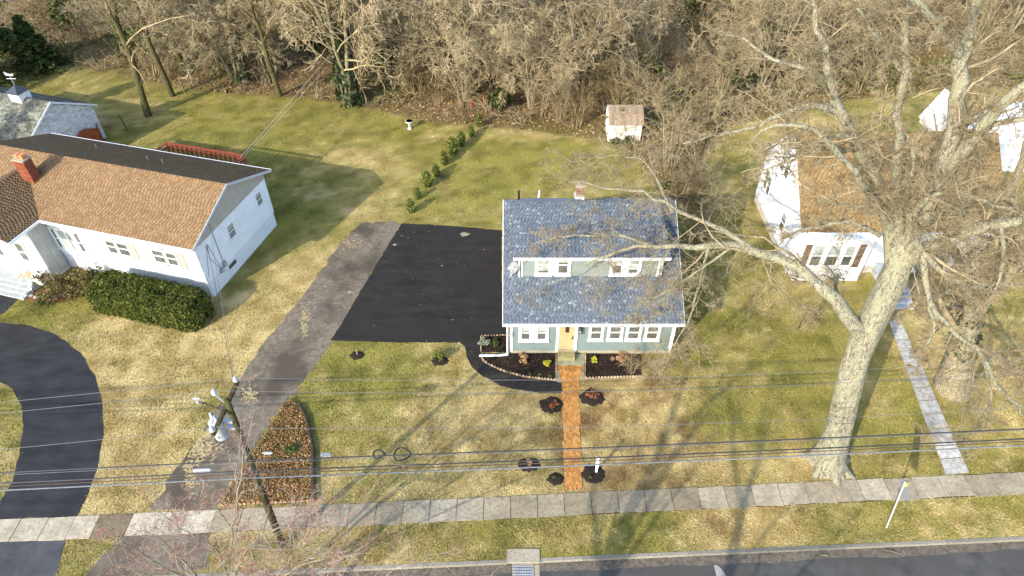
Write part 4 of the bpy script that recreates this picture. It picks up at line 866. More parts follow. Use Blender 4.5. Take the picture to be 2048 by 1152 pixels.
siding(WG_, .6, WRZ2 - .15, wlo, whi, e=.2, lip=.015).build('siding_boards', WHITE_SIDING, ww_, kind='stuff')
WGF_ = wallframe((WX0, WY0, 0), (1, 0, 0), (0, -1, 0)); siding(WGF_, .6, wz(WY0) - .12, lambda z: 0, lambda z: WX1 - WX0, e=.2, lip=.015).build('siding_boards', WHITE_SIDING, ww_, kind='stuff')
WRM = mat_attr('brown_shingle', [(0, (.155, .10, .042)), (.5, (.21, .138, .06)), (1, (.26, .175, .08))], grain=40, gamt=.15, big=.12, bigs=.5)
fwl = math.hypot(WRY - WEY, WRZ2 - WEZ)
r1_ = roof_deck('roof', (WX0 - .2, WEY, WEZ), (WX1 + .2, WEY, WEZ), (WX1 + .2, WRY, WRZ2), (WX0 - .2, WRY, WRZ2), .1, TANBASE, wh)
r2_ = roof_deck('roof', (WX1 + .2, WBY, zB), (WX0 - .2, WBY, zB), (WX0 - .2, WRY, WRZ2), (WX1 + .2, WRY, WRZ2), .1, TANBASE, wh)
V, F, rn, _, _ = shingles((WX0 - .2, WEY - .02, WEZ), (1, 0, 0), np.array([0, WRY - WEY, WRZ2 - WEZ]) / fwl, WX1 - WX0 + .4, fwl, .28, .14, jitter=.02); link_np('shingles', V, F, WRM, r1_, 'stuff', {'rnd': ('FACE', 'FLOAT', rn)})
bwl = math.hypot(WBY - WRY, WRZ2 - zB); V, F, rn, _, _ = shingles((WX1 + .2, WBY + .02, zB), (-1, 0, 0), np.array([0, WRY - WBY, WRZ2 - zB]) / bwl, WX1 - WX0 + .4, bwl, .28, .14, jitter=.02); link_np('shingles', V, F, WRM, r2_, 'stuff', {'rnd': ('FACE', 'FLOAT', rn)})
MB().box(WX0 - .22, WX1 + .22, WEY - .1, WEY - .025, WEZ - .16, WEZ + .0).build('gutter', WHITE, r1_)
for ya, za, par in ((WEY, WEZ, r1_), (WBY, zB, r2_)):
    m = MB(); x0, x1 = WX0 - .24, WX0 - .202; m.loft([(x0, ya, za - .15), (x1, ya, za - .15), (x1, WRY, WRZ2 - .15), (x0, WRY, WRZ2 - .15)], [(x0, ya, za + .02), (x1, ya, za + .02), (x1, WRY, WRZ2 + .02), (x0, WRY, WRZ2 + .02)]); m.build('rake_board', WHITE, par)
for a0, a1, z0, z1 in ((3.95, 4.7, 4.55, 6.0), (4.86, 5.6, 4.55, 6.0), (6.0, 6.6, 1.9, 3.3), (6.74, 7.3, 1.9, 3.3), (2.2, 2.95, 1.5, 2.9)): window(wh, WG_, a0, a1, z0, z1, cas=.05, d0=.015, blind=.3)
# front bay with shuttered window
bx0, bx1 = WX0 + .15, WX0 + 4.4
m = MB(); m.box(bx0, bx1, WY0 - .8, WY0, 0, WEZ - .25); m.loft([(bx0 - .1, WY0 - .95, WEZ - .25), (bx1 + .1, WY0 - .95, WEZ - .25), (bx1 + .1, WY0, WEZ - .25), (bx0 - .1, WY0, WEZ - .25)], [(bx0, WY0 - .9, WEZ - .12), (bx1, WY0 - .9, WEZ - .12), (bx1, WY0, WEZ - .02), (bx0, WY0, WEZ - .02)])
bay = m.build('bay_front', WHITE_SIDING, wh); WBY_ = wallframe((bx0, WY0 - .8, 0), (1, 0, 0), (0, -1, 0))
for a0, a1 in ((.65, 1.35), (1.6, 2.4), (2.65, 3.3)): window(bay, WBY_, a0, a1, 1.3, 3.0, cas=.08, d0=.005, blind=.5)
BSH = mat('brown_shutter', (.13, .085, .052), (.165, .11, .07), 4)
for a in (.3, 3.68):
    so = MB(WBY_).box(a - .2, a + .2, .004, .04, 1.2, 3.05).build('shutter', BSH, bay)
    for k in range(8): MB(WBY_).box(a - .16, a + .16, .041, .055, 1.28 + k * .21, 1.44 + k * .21).build('slat', BSH, so)
for a0, a1 in ((6.6, 7.5), (9.3, 10.2)): window(wh, WGF_, a0, a1, 1.6, 2.9, cas=.09, d0=.02, blind=.3)
# entry steps and side lean-to
sx0, sx1 = G(1783, 610)[0], G(1815, 610)[0]
stm = mat('grey_blue_steps', (.30, .34, .38), (.40, .44, .48), 3)
for k in range(5): MB().box(sx0, sx1 + .2, 30.4 + k * .35, 30.4 + (k + 1) * .35 - .002, 0, .17 * (k + 1)).build('step', stm, wh)
MB().box(sx0 - .1, sx1 + .3, 32.15, WY0 - .001, 0, .9).build('stoop', stm, wh)
m = MB()
for x in (sx0, sx1 + .2):
    m.tube([(x, 30.5, .2), (x, 30.5, 1.1), (x, 32.2, 1.85), (x, 33.6, 1.85)], .025, 6); m.tube([(x, 31.4, .5), (x, 31.4, 1.5)], .02, 5); m.tube([(x, 32.2, .9), (x, 32.2, 1.85)], .02, 5)
m.build('handrail', WHITE, wh)
MB(WGF_).box(sx0 - WX0 + .15, sx1 - WX0 + .1, .016, .06, .9, 2.95).build('door', mat('storm_door', (.5, .5, .5)), wh)
MB(WG_).box(-.15, -.02, .02, .1, .1, 3.4).build('downspout', WHITE, wh)
# ------------------------------------------------------------------ sheds
sd = thing('shed', 'white garden shed with brown barn roof at the woods edge', 'shed', (8.05, 50.4, 0))
x0, x1, y0, y1 = 8.05, 10.75, 50.4, 53.0; h1, h2, h3 = 1.75, 2.35, 2.75
m = MB(); m.box(x0, x1, y0, y1, .08, h1); sw_ = m.build('wall', WHITE_SIDING, sd)
SHW = mat('cream_boards', (.66, .60, .53), (.74, .68, .61), 3)
for k in range(9): MB().box(x0 + k * .3 + .006, x0 + (k + 1) * .3 - .006, y0 - .02, y0 - .001, .1, h1 - .02).build('plank', SHW, sw_)
for x in (x0, x1 - .02):
    m = MB(); m.loft([(x, y0, h1), (x, y1, h1), (x, y1 - .45, h2), (x, (y0 + y1) / 2, h3), (x, y0 + .45, h2)], [(x + .02, y0, h1), (x + .02, y1, h1), (x + .02, y1 - .45, h2), (x + .02, (y0 + y1) / 2, h3), (x + .02, y0 + .45, h2)]); m.build('gable', WHITE_SIDING, sd)
BRB = mat_attr('weathered_roof_boards', [(0, (.20, .145, .095)), (1, (.29, .22, .155))], grain=6, gamt=.25)
prof = [(y0 - .12, h1 - .08), (y0 + .45, h2), ((y0 + y1) / 2, h3), (y1 - .45, h2), (y1 + .12, h1 - .08)]
for (ya, za), (yb, zb) in zip(prof, prof[1:]):
    rf = roof_deck('roof', (x0 - .1, ya, za), (x1 + .1, ya, za), (x1 + .1, yb, zb), (x0 - .1, yb, zb), .04, TANBASE, sd)
    n_ = np.array([0, -(zb - za), yb - ya]); n_ /= np.linalg.norm(n_)
    for k in range(14):
        a = x0 - .1 + k * (x1 - x0 + .2) / 14; b_ = a + (x1 - x0 + .2) / 14 - .012; m = MB(); q = [np.array(p) for p in ((a, ya, za), (b_, ya, za), (b_, yb, zb), (a, yb, zb))]
        m.loft([tuple(p + n_ * .001) for p in q], [tuple(p + n_ * .02) for p in q]); m.A = [random.random()] * len(m.F); m.build('roof_board', BRB, rf, rnd=True)
s2o = thing('shed', 'small white shed with steep pointed gable right of the white house', 'shed', (36.7, 52.3, 0))
m = MB(); sec = lambda y: [(35.75, y, 0), (37.75, y, 0), (37.75, y, .5), (36.75, y, 3.05), (35.75, y, .5)]
m.loft(sec(52.3), sec(53.9)); m.build('wall', WHITE_SIDING, s2o)
for sgx, xe in ((-1, 35.6), (1, 37.9)):
    m = MB(); m.loft([(xe, 52.2, .4), (xe, 54, .4), (36.75, 54, 3.1), (36.75, 52.2, 3.1)], [(xe, 52.2, .46), (xe, 54, .46), (36.75, 54, 3.16), (36.75, 52.2, 3.16)]); m.build('roof', WHITE, s2o)
cp = thing('carport', 'white arched canvas carport at the right edge behind the twigs', 'carport', (39.5, 46, 0))
cxx = 41.4; ringv = []
m = MB(); prof = [(cxx + 3.3 * math.cos(t), 1.5 + 2.0 * math.sin(t)) for t in np.linspace(math.pi, 0, 13)]; prof = [(cxx - 3.3, 0)] + prof + [(cxx + 3.3, 0)]
for (xa, za), (xb, zb) in zip(prof, prof[1:]): m.loft([(xa, 46, za), (xb, 46, zb), (xb * .992 + cxx * .008, 46, zb - .03), (xa * .992 + cxx * .008, 46, za - .03)], [(xa, 51, za), (xb, 51, zb), (xb * .992 + cxx * .008, 51, zb - .03), (xa * .992 + cxx * .008, 51, za - .03)])
m.build('canopy', WHITE, cp)
m = MB(); m.loft([(x_, 50.9, z_) for x_, z_ in prof], [(x_, 50.95, z_) for x_, z_ in prof]); m.build('end_panel', WHITE, cp)
m = MB(); m.loft([(x_, 46.02, z_) for x_, z_ in prof], [(x_, 46.06, z_) for x_, z_ in prof]); m.build('front_panel', WHITE_SIDING, cp)
bb = thing('barn', 'pale grey building in the far top left corner', 'building', (-61, 84, 0))
m = MB(); m.box(-66, -59.5, 82.5, 90, 0, 3); m.build('wall', WHITE_SIDING, bb)
m = MB(); m.loft([(-66.3, 82.2, 2.9), (-59.2, 82.2, 2.9), (-59.2, 90.3, 2.9), (-66.3, 90.3, 2.9)], [(-66.3, 86, 5), (-59.2, 86, 5), (-59.2, 86.4, 5), (-66.3, 86.4, 5)]); m.build('roof', mat('pale_metal_roof', (.42, .42, .43)), bb)

# ------------------------------------------------------------------ utility pole, wires
pb = G(565, 1090); pt = np.array([-10.25, 15.25, 10.4])
pole = thing('utility_pole', 'leaning wooden utility pole with crossarm and grey transformer by the old driveway', 'utility pole', tuple(pb))
pole_at = lambda z: pb + (pt - pb) * (z / pt[2])
MB().tube([pb + [0, 0, -.1], pole_at(5), pt], [.165, .14, .11], 12).build('pole', WOODPOLE, pole, smooth=True)
ca = np.array([-10.14, 16.45, 9.95]); cb_ = np.array([-10.3, 14.05, 9.95])
m = MB(); d = (ca - cb_) / np.linalg.norm(ca - cb_); nn = np.array([d[1], -d[0], 0]) * .06; off = np.array([-.19, 0, 0])
m.loft([tuple(cb_ + off + nn + [0, 0, -.07]), tuple(ca + off + nn + [0, 0, -.07]), tuple(ca + off - nn + [0, 0, -.07]), tuple(cb_ + off - nn + [0, 0, -.07])], [tuple(cb_ + off + nn + [0, 0, .07]), tuple(ca + off + nn + [0, 0, .07]), tuple(ca + off - nn + [0, 0, .07]), tuple(cb_ + off - nn + [0, 0, .07])]); m.build('crossarm', WOODPOLE, pole)
INS = [(ca + off + [0, -.06, .07]), (cb_ + off + [0, .1, .07]), pole_at(10.4) + [-.28, -.05, .35]]
prof = [(.03, 0), (.03, .06), (.10, .07), (.11, .11), (.06, .13), (.09, .17), (.095, .2), (.05, .23), (.06, .27), (.03, .3)]
for c in INS: MB().lathe(c, prof, 12).build('insulator', PORCELAIN, pole, smooth=True)
m = MB(); m.tube([pole_at(10.1), INS[2]], .035, 7); m.build('bracket', STEEL, pole)
tc = pole_at(8.6) + [-.52, -.25, 0]
m = MB(); m.lathe(tc, [(.05, -.02), (.235, 0), (.245, .08), (.23, .1), (.23, .85), (.255, .87), (.255, .93), (.18, 1.02), (.07, 1.06)], 18); tr = m.build('transformer', mat('transformer_grey', (.30, .32, .33), (.37, .39, .40), 3, rough=.5), pole, smooth=False)
for dx, dy in ((-.1, .08), (.1, -.06)): MB().lathe(tc + [dx, dy, 1.0], [(.04, 0), (.07, .05), (.04, .1), (.07, .15), (.04, .2), (.06, .26), (.02, .34)], 10).build('bushing', PORCELAIN, tr)
m = MB(); m.box(tc[0] + .2, pole_at(8.9)[0], tc[1] + .1, tc[1] + .3, tc[2] + .25, tc[2] + .33); m.build('bracket', STEEL, pole); m = MB(); m.box(tc[0] + .2, pole_at(8.9)[0], tc[1] + .1, tc[1] + .3, tc[2] + .65, tc[2] + .73); m.build('bracket', STEEL, pole)
sa = pole_at(9.6) + [-.1, 0, 0]; m = MB(); m.tube([sa, sa + [-.5, .1, .3], sa + [-.95, .1, .6]], .018, 5); m.build('lead', CABLE, pole)
m = MB(); m.lathe(sa + [-1.0, .1, .5], [(.03, 0), (.06, .1), (.03, .18), (.06, .25), (.02, .36)], 8); m.tube([sa + [-1.12, .1, .78], sa + [-.88, .1, .78]], .03, 5); m.build('arrester', PORCELAIN, pole)
m = MB(); m.tube([tc + [.1, -.06, 1.3], INS[1] + [0, 0, .25]], .01, 4); m.tube([tc + [-.1, .08, 1.3], sa + [-.9, .1, .6]], .01, 4); m.tube([tc + [0, -.25, .3], pole_at(7.4) + [-.25, -.15, 0]], .015, 4); m.build('jumper', CABLE, pole)
m = MB(); q = pole_at(7.2)
for k in range(9): m.tube([q + [random.uniform(-.45, .1), random.uniform(-.2, .1), random.uniform(-.3, .5)], q + [random.uniform(-.3, .3), random.uniform(-.2, .1), random.uniform(-.4, .4)]], .018, 4)
m.build('splice_cluster', CABLE, pole)
for zz in (5.2, 6.1, 6.4, 7.1): m = MB(); q = pole_at(zz); m.tube([q + [0, -.14, 0], q + [0, -.30, 0]], .03, 6); m.build('cable_bracket', STEEL, pole)

def wire(name, label, pts, r, m_, sag=1.0, cat='wire', group=None, n=26):
    mm = MB(); pl = []
    for (a, b) in zip(pts, pts[1:]):
        a = np.array(a, float); b = np.array(b, float); L = np.linalg.norm(b - a); s = sag * (L / 40) ** 2
        for k in range(n):
            t = k / n; p = a + (b - a) * t; p[2] -= 4 * s * t * (1 - t); pl.append(p)
    pl.append(np.array(pts[-1], float)); mm.tube(pl, r, 5); return tag(mm.build(name, m_), label, cat, group)
def far_pts(p, dzl=0, dzr=0, dyr=0, dyl=0): return [np.array([p[0] - 40, p[1] - 40 * .05 + dyl, p[2] + dzl]), np.array(p), np.array([p[0] + 40, p[1] + 40 * .05 + dyr, p[2] + dzr])]
wire('power_wire', 'bare power wire running to the insulator on the far end of the crossarm', far_pts(INS[0] + [0, 0, .25], -.9), .0085, ALU)
wire('power_wire', 'bare power wire running to the insulator on top of the utility pole', far_pts(INS[2] + [0, 0, .25], -.9), .0085, ALU)
wire('power_wire', 'bare power wire running to the insulator on the near end of the crossarm', far_pts(INS[1] + [0, 0, .25], -.9), .0085, ALU)
tk = lambda z, dy=-.3: pole_at(z) + np.array([0, dy, 0])
wire('cable', 'thick black cable carrying the white box and the two slack loops', far_pts(tk(7.1), 0, 0), .028, CABLE, .15, 'cable')
wire('cable', 'thin pale cable strung just below the looped black cable', far_pts(tk(6.95), 0, .1), .010, ALU, .15, 'cable')
wire('cable', 'thick black cable below the slack loops, upper of the dark pair', far_pts(tk(6.4)), .030, CABLE, .15, 'cable')
wire('cable', 'dark thin cable between the thick black cable and the grey cable', far_pts(tk(6.2), 0, .05), .020, mat('brown_cable', (.07, .05, .04)), .18, 'cable')
wire('cable', 'grey lashed cable lowest of the cables crossing the brick walk', far_pts(tk(5.95, -.32)), .032, mat('grey_cable', (.10, .11, .12), (.19, .20, .21), 10, stretch=(1, 1, 1)), .15, 'cable')
wire('service_wire', 'thin service wire from the pole to the ranch house gable', [pole_at(7.6), RG(1.65, .1, 4.9)], .011, ALU, .6)
wire('service_wire', 'thin dark service wire from the pole to the ranch house wall cables', [pole_at(7.3), RG(.9, .06, 3.6)], .011, CABLE, .9)
wire('service_wire', 'pale service wire running from the red deck up into the woods', [RT(3.7, RD + 2.2, 3.3), AY(660, 110, 57)], .016, mat('service_pale', (.5, .47, .4)), .5)
wire('service_wire', 'second pale service wire from the deck into the woods just below the first', [RT(3.6, RD + 1.6, 3.2), AY(655, 132, 57)], .012, MATS['service_pale'], .5)
# white splice boxes, slack loops, span clamp
def on_cable(px, z): return lambda y: 0
def box_on(px, py, z, dims, m_, name, label, cat):
    c = G(px, py, z); mm = MB(); mm.box(c[0] - dims[0], c[0] + dims[0], c[1] - dims[1], c[1] + dims[1], c[2] - dims[2], c[2] + dims[2]); o = thing(name, label, cat, tuple(c))
    mm.build('housing', m_, o); m2 = MB()
    for s_x in (-.7, .7): m2.box(c[0] + s_x * dims[0] - .02, c[0] + s_x * dims[0] + .02, c[1] - .02, c[1] + .02, c[2] + dims[2], c[2] + dims[2] + .1)
    m2.build('hanger', STEEL, o); return o
box_on(652, 911, 6.85, (.20, .06, .09), mat('box_grey', (.42, .42, .40)), 'splice_box', 'white splice box hanging under the black cable near the pole', 'splice box')
o = thing('splice_case', 'white cylindrical splice case on the cables left of the pole', 'splice case', tuple(G(406, 942, 6.25))); c = G(406, 942, 6.25)
m = MB(); m.tube([c + [-.4, 0, 0], c + [-.34, 0, 0], c + [.3, .02, 0], c + [.36, .02, 0]], [.05, .095, .095, .05], 12); m.build('housing', MATS['box_grey'], o)
m = MB(); m.tube([c + [-.42, 0, 0], c + [-.36, 0, 0]], .07, 8); m.tube([c + [-.4, 0, -.16], c + [.4, .02, -.16]], .05, 8); m.build('end_cap', mat('orange_cap', (.35, .16, .1)), o)
o = thing('cable_clamp', 'small white clamp on the pale cable just right of the pole', 'clamp', tuple(G(535, 907, 7.0))); c = G(535, 907, 7.0)
MB().box(c[0] - .14, c[0] + .14, c[1] - .03, c[1] + .05, c[2] - .05, c[2] + .05).build('body', STEEL, o); MB().tube([c + [-.2, 0, .04], c + [.2, 0, .04]], .03, 6).build('bolt', PORCELAIN, o)
for px, a, lab in ((758, .19, 'small teardrop loop of slack cable hung on the black cable'), (806, .29, 'larger round loop of slack cable hung on the black cable')):
    c = G(px, 909, 6.95); m = MB(); pl = []
    for t in np.linspace(0, 2 * math.pi, 25): pl.append(c + [a * 1.15 * math.cos(t), a * .95 * math.sin(t) * (1 - .45 * math.cos(t)), .02])
    m.tube(pl, .034, 6); tag(m.build('cable_loop', BLACK), lab, 'cable loop')

# ------------------------------------------------------------------ street sign, yard sign post, bird bath
sp = G(1773, 1055); o = thing('street_sign', 'back of a grey traffic sign on a slim steel post beside the sidewalk', 'street sign', tuple(sp))
tpn = AY(1811, 963, 16.15)
MB().tube([sp, tpn], .045, 4).build('post', mat('pale_steel', (.33, .335, .34), rough=.5), o)
pts4 = [AY(1798, 957, 16.22), AY(1816, 962, 16.25), AY(1820, 1003, 16.2), AY(1802, 997, 16.18)]
nrm = np.cross(pts4[1] - pts4[0], pts4[3] - pts4[0]); nrm /= np.linalg.norm(nrm)
m = MB(); m.loft([tuple(p - nrm * .006) for p in pts4], [tuple(p + nrm * .006) for p in pts4]); m.build('sign_plate', mat('sign_back', (.17, .17, .175), rough=.5), o)
c = tpn + [.07, -.06, -.15]; MB().box(c[0] - .035, c[0] + .035, c[1] - .03, c[1] + .03, c[2] - .12, c[2] + .1).build('tag', mat('yellow_tag', (.75, .52, .02)), o)
yp = G(1192, 945); o = thing('yard_sign_post', 'white wooden sign post standing in a black mulch ring by the brick walk', 'sign post', tuple(yp))
MB().box(yp[0] - .05, yp[0] + .05, yp[1] - .05, yp[1] + .05, 0, 1.25).build('post', WHITE, o)
m = MB(); m.box(yp[0] - .07, yp[0] + .07, yp[1] - .07, yp[1] + .07, .55, .75); m.box(yp[0] - .075, yp[0] + .075, yp[1] - .075, yp[1] + .075, .85, 1.05); m.build('collar', WHITE, o)
m = MB(); m.loft([(yp[0] - .07, yp[1] - .07, 1.25), (yp[0] + .07, yp[1] - .07, 1.25), (yp[0] + .07, yp[1] + .07, 1.25), (yp[0] - .07, yp[1] + .07, 1.25)], [(yp[0] - .01, yp[1] - .01, 1.36), (yp[0] + .01, yp[1] - .01, 1.36), (yp[0] + .01, yp[1] + .01, 1.36), (yp[0] - .01, yp[1] + .01, 1.36)]); m.build('cap', WHITE, o)
bp = G(820, 258); o = thing('bird_bath', 'pale stone bird bath on the back lawn', 'bird bath', tuple(bp)); STN = mat('pale_stone', (.55, .50, .47), (.64, .60, .57), 5)
MB().lathe(bp, [(.19, 0), (.2, .06), (.12, .1), (.08, .3), (.10, .5), (.13, .58)], 14).build('pedestal', STN, o, smooth=True)
m = MB(); m.lathe(bp, [(.13, .58), (.25, .62), (.32, .72), (.33, .78), (.28, .78), (.22, .70), (.02, .68)], 20); m.build('basin', STN, o, smooth=True)
MB().lathe(bp, [(.25, .735), (.245, .738)], 18).build('water', mat('still_water', (.02, .025, .03), rough=.05, spec=.6), o)
#@@VEG
# ------------------------------------------------------------------ bare trees: vectorised branching
def unit(v): return v / (np.linalg.norm(v, axis=-1, keepdims=True) + 1e-9)
def spawn(Pp, Rp, k, t0, t1, ang, ratio, rr, n, wob, up, rng, Lp=None, rmin=.004, taper=.25, outward=None):
    """children of every parent polyline; Pp (N,m,3), Rp (N,m)"""
    N, mm, _ = Pp.shape
    if Lp is None: Lp = np.linalg.norm(np.diff(Pp, axis=1), axis=2).sum(1)
    idx = np.repeat(np.arange(N), k); t = (np.tile((np.arange(k) + .5) / k, N) + rng.normal(0, .5 / k, N * k)).clip(.02, .98) * (t1 - t0) + t0
    f = t * (mm - 1); i = np.minimum(f.astype(int), mm - 2); fr = (f - i)[:, None]
    pos = Pp[idx, i] * (1 - fr) + Pp[idx, i + 1] * fr; tan = unit(Pp[idx, i + 1] - Pp[idx, i]); r = Rp[idx, i] * (1 - fr[:, 0]) + Rp[idx, i + 1] * fr[:, 0]
    pr = rng.normal(size=(N * k, 3)); pr = unit(pr - (pr * tan).sum(1, keepdims=True) * tan)
    a = np.radians(rng.uniform(ang[0], ang[1], N * k))[:, None]
    d = unit(np.cos(a) * tan + np.sin(a) * pr + np.array([0, 0, up * .6]))
    L = Lp[idx] * ratio * (1.15 - .65 * t) * rng.uniform(.6, 1.3, N * k)
    st = (L / (n - 1))[:, None]; P = np.empty((N * k, n, 3)); P[:, 0] = pos
    for j in range(1, n):
        d = unit(d + rng.normal(0, wob, (N * k, 3)) + np.array([0, 0, up * .25])); P[:, j] = P[:, j - 1] + d * st
    r0 = np.maximum(np.minimum(r * rr, r * .9), rmin)
    R = r0[:, None] * np.linspace(1, taper, n)[None]; R = np.maximum(R, rmin * .6)
    return P, R
def tubes(P, R, s):
    N, n, _ = P.shape; T = np.empty_like(P); T[:, 1:-1] = P[:, 2:] - P[:, :-2]; T[:, 0] = P[:, 1] - P[:, 0]; T[:, -1] = P[:, -1] - P[:, -2]; T = unit(T)
    ref = np.where(np.abs(T[..., 2:3]) < .85, np.array([0, 0, 1.]), np.array([1., 0, 0])); U = unit(np.cross(T, ref)); W = np.cross(T, U)
    th = np.arange(s) * 2 * np.pi / s
    V = P[:, :, None] + R[:, :, None, None] * (np.cos(th)[None, None, :, None] * U[:, :, None] + np.sin(th)[None, None, :, None] * W[:, :, None])
    b = (np.arange(N)[:, None, None] * n + np.arange(n - 1)[None, :, None]) * s; j = np.arange(s)[None, None]; j2 = (j + 1) % s
    F = np.stack([b + j, b + j2, b + s + j2, b + s + j], -1).reshape(-1, 4)
    return V.reshape(-1, 3), F
def merge(parts):
    Vs, Fs, o = [], [], 0
    for V, F in parts: Vs.append(V); Fs.append(F + o); o += len(V)
    return np.concatenate(Vs), np.concatenate(Fs)
def resample(pl, rl, n):
    pl = np.array(pl, float); rl = np.array(rl, float); d = np.concatenate([[0], np.cumsum(np.linalg.norm(np.diff(pl, axis=0), axis=1))])
    # smooth curve through the points
    q = np.linspace(0, d[-1], n); out = np.stack([np.interp(q, d, pl[:, k]) for k in range(3)], 1); r = np.interp(q, d, rl)
    for _ in range(2): out[1:-1] = .25 * out[:-2] + .5 * out[1:-1] + .25 * out[2:]
    return out, r
def grow(LP, LR, lv, rng):
    """levels of twigs on limb arrays; lv = list of dicts; returns list of (P, R)"""
    out = []; P, R = LP, LR
    for q in lv:
        P, R = spawn(P, R, q['k'], q.get('t0', .2), q.get('t1', 1.0), q.get('ang', (30, 70)), q['ratio'], q.get('rr', .55), q.get('n', 4), q.get('wob', .2), q.get('up', .1), rng, rmin=q.get('rmin', .005), taper=q.get('taper', .3))
        out.append((P, R))
    return out
def tree_meshes(limbs, lv, rng, sides_l=7, n_l=14, sides=(5, 3, 3, 3), gnarl=.07, slim=1.0):
    LP, LR = [], []
    for pl in limbs:
        a = np.array(pl, float); p, r = resample(a[:, :3], a[:, 3], n_l); L_ = np.linalg.norm(np.diff(p, axis=0), axis=1).mean(); w_ = np.linspace(0, 1, n_l)[:, None] ** .5; p = p + rng.normal(0, 1, p.shape) * L_ * gnarl * w_; LP.append(p); LR.append(r * slim * rng.uniform(.9, 1.1, n_l))
    LP = np.array(LP); LR = np.array(LR)
    tv = tubes(LP, LR, sides_l); lev = grow(LP, LR, lv, rng)
    return tv, merge([tubes(P, R, sides[min(i, len(sides) - 1)]) for i, (P, R) in enumerate(lev)]), (LP, LR), lev
def tree_thing(name, label, cat, loc, tv, cv, m_t, m_c, group=None):
    o = thing(name, label, cat, loc, group); o3 = np.array(loc, float)
    link('trunk', mesh_np('trunk', tv[0], [tv[1]], smooth=True), m_t, o); link('crown', mesh_np('crown', cv[0], [cv[1]]), m_c, o); return o
def leaves(C, size, rng, flat=.0, nrm=None):
    """random leaf quads centred on C"""
    N = len(C); a = unit(rng.normal(size=(N, 3))); b = unit(np.cross(a, rng.normal(size=(N, 3)))); s = size * rng.uniform(.6, 1.3, N)[:, None]
    if flat: a[:, 2] *= (1 - flat); b[:, 2] *= (1 - flat)
    V = np.stack([C - a * s * .5 - b * s * .3, C + a * s * .5 - b * s * .3, C + a * s * .5 + b * s * .3, C - a * s * .5 + b * s * .3], 1).reshape(-1, 3)
    return V, np.arange(N * 4).reshape(N, 4)

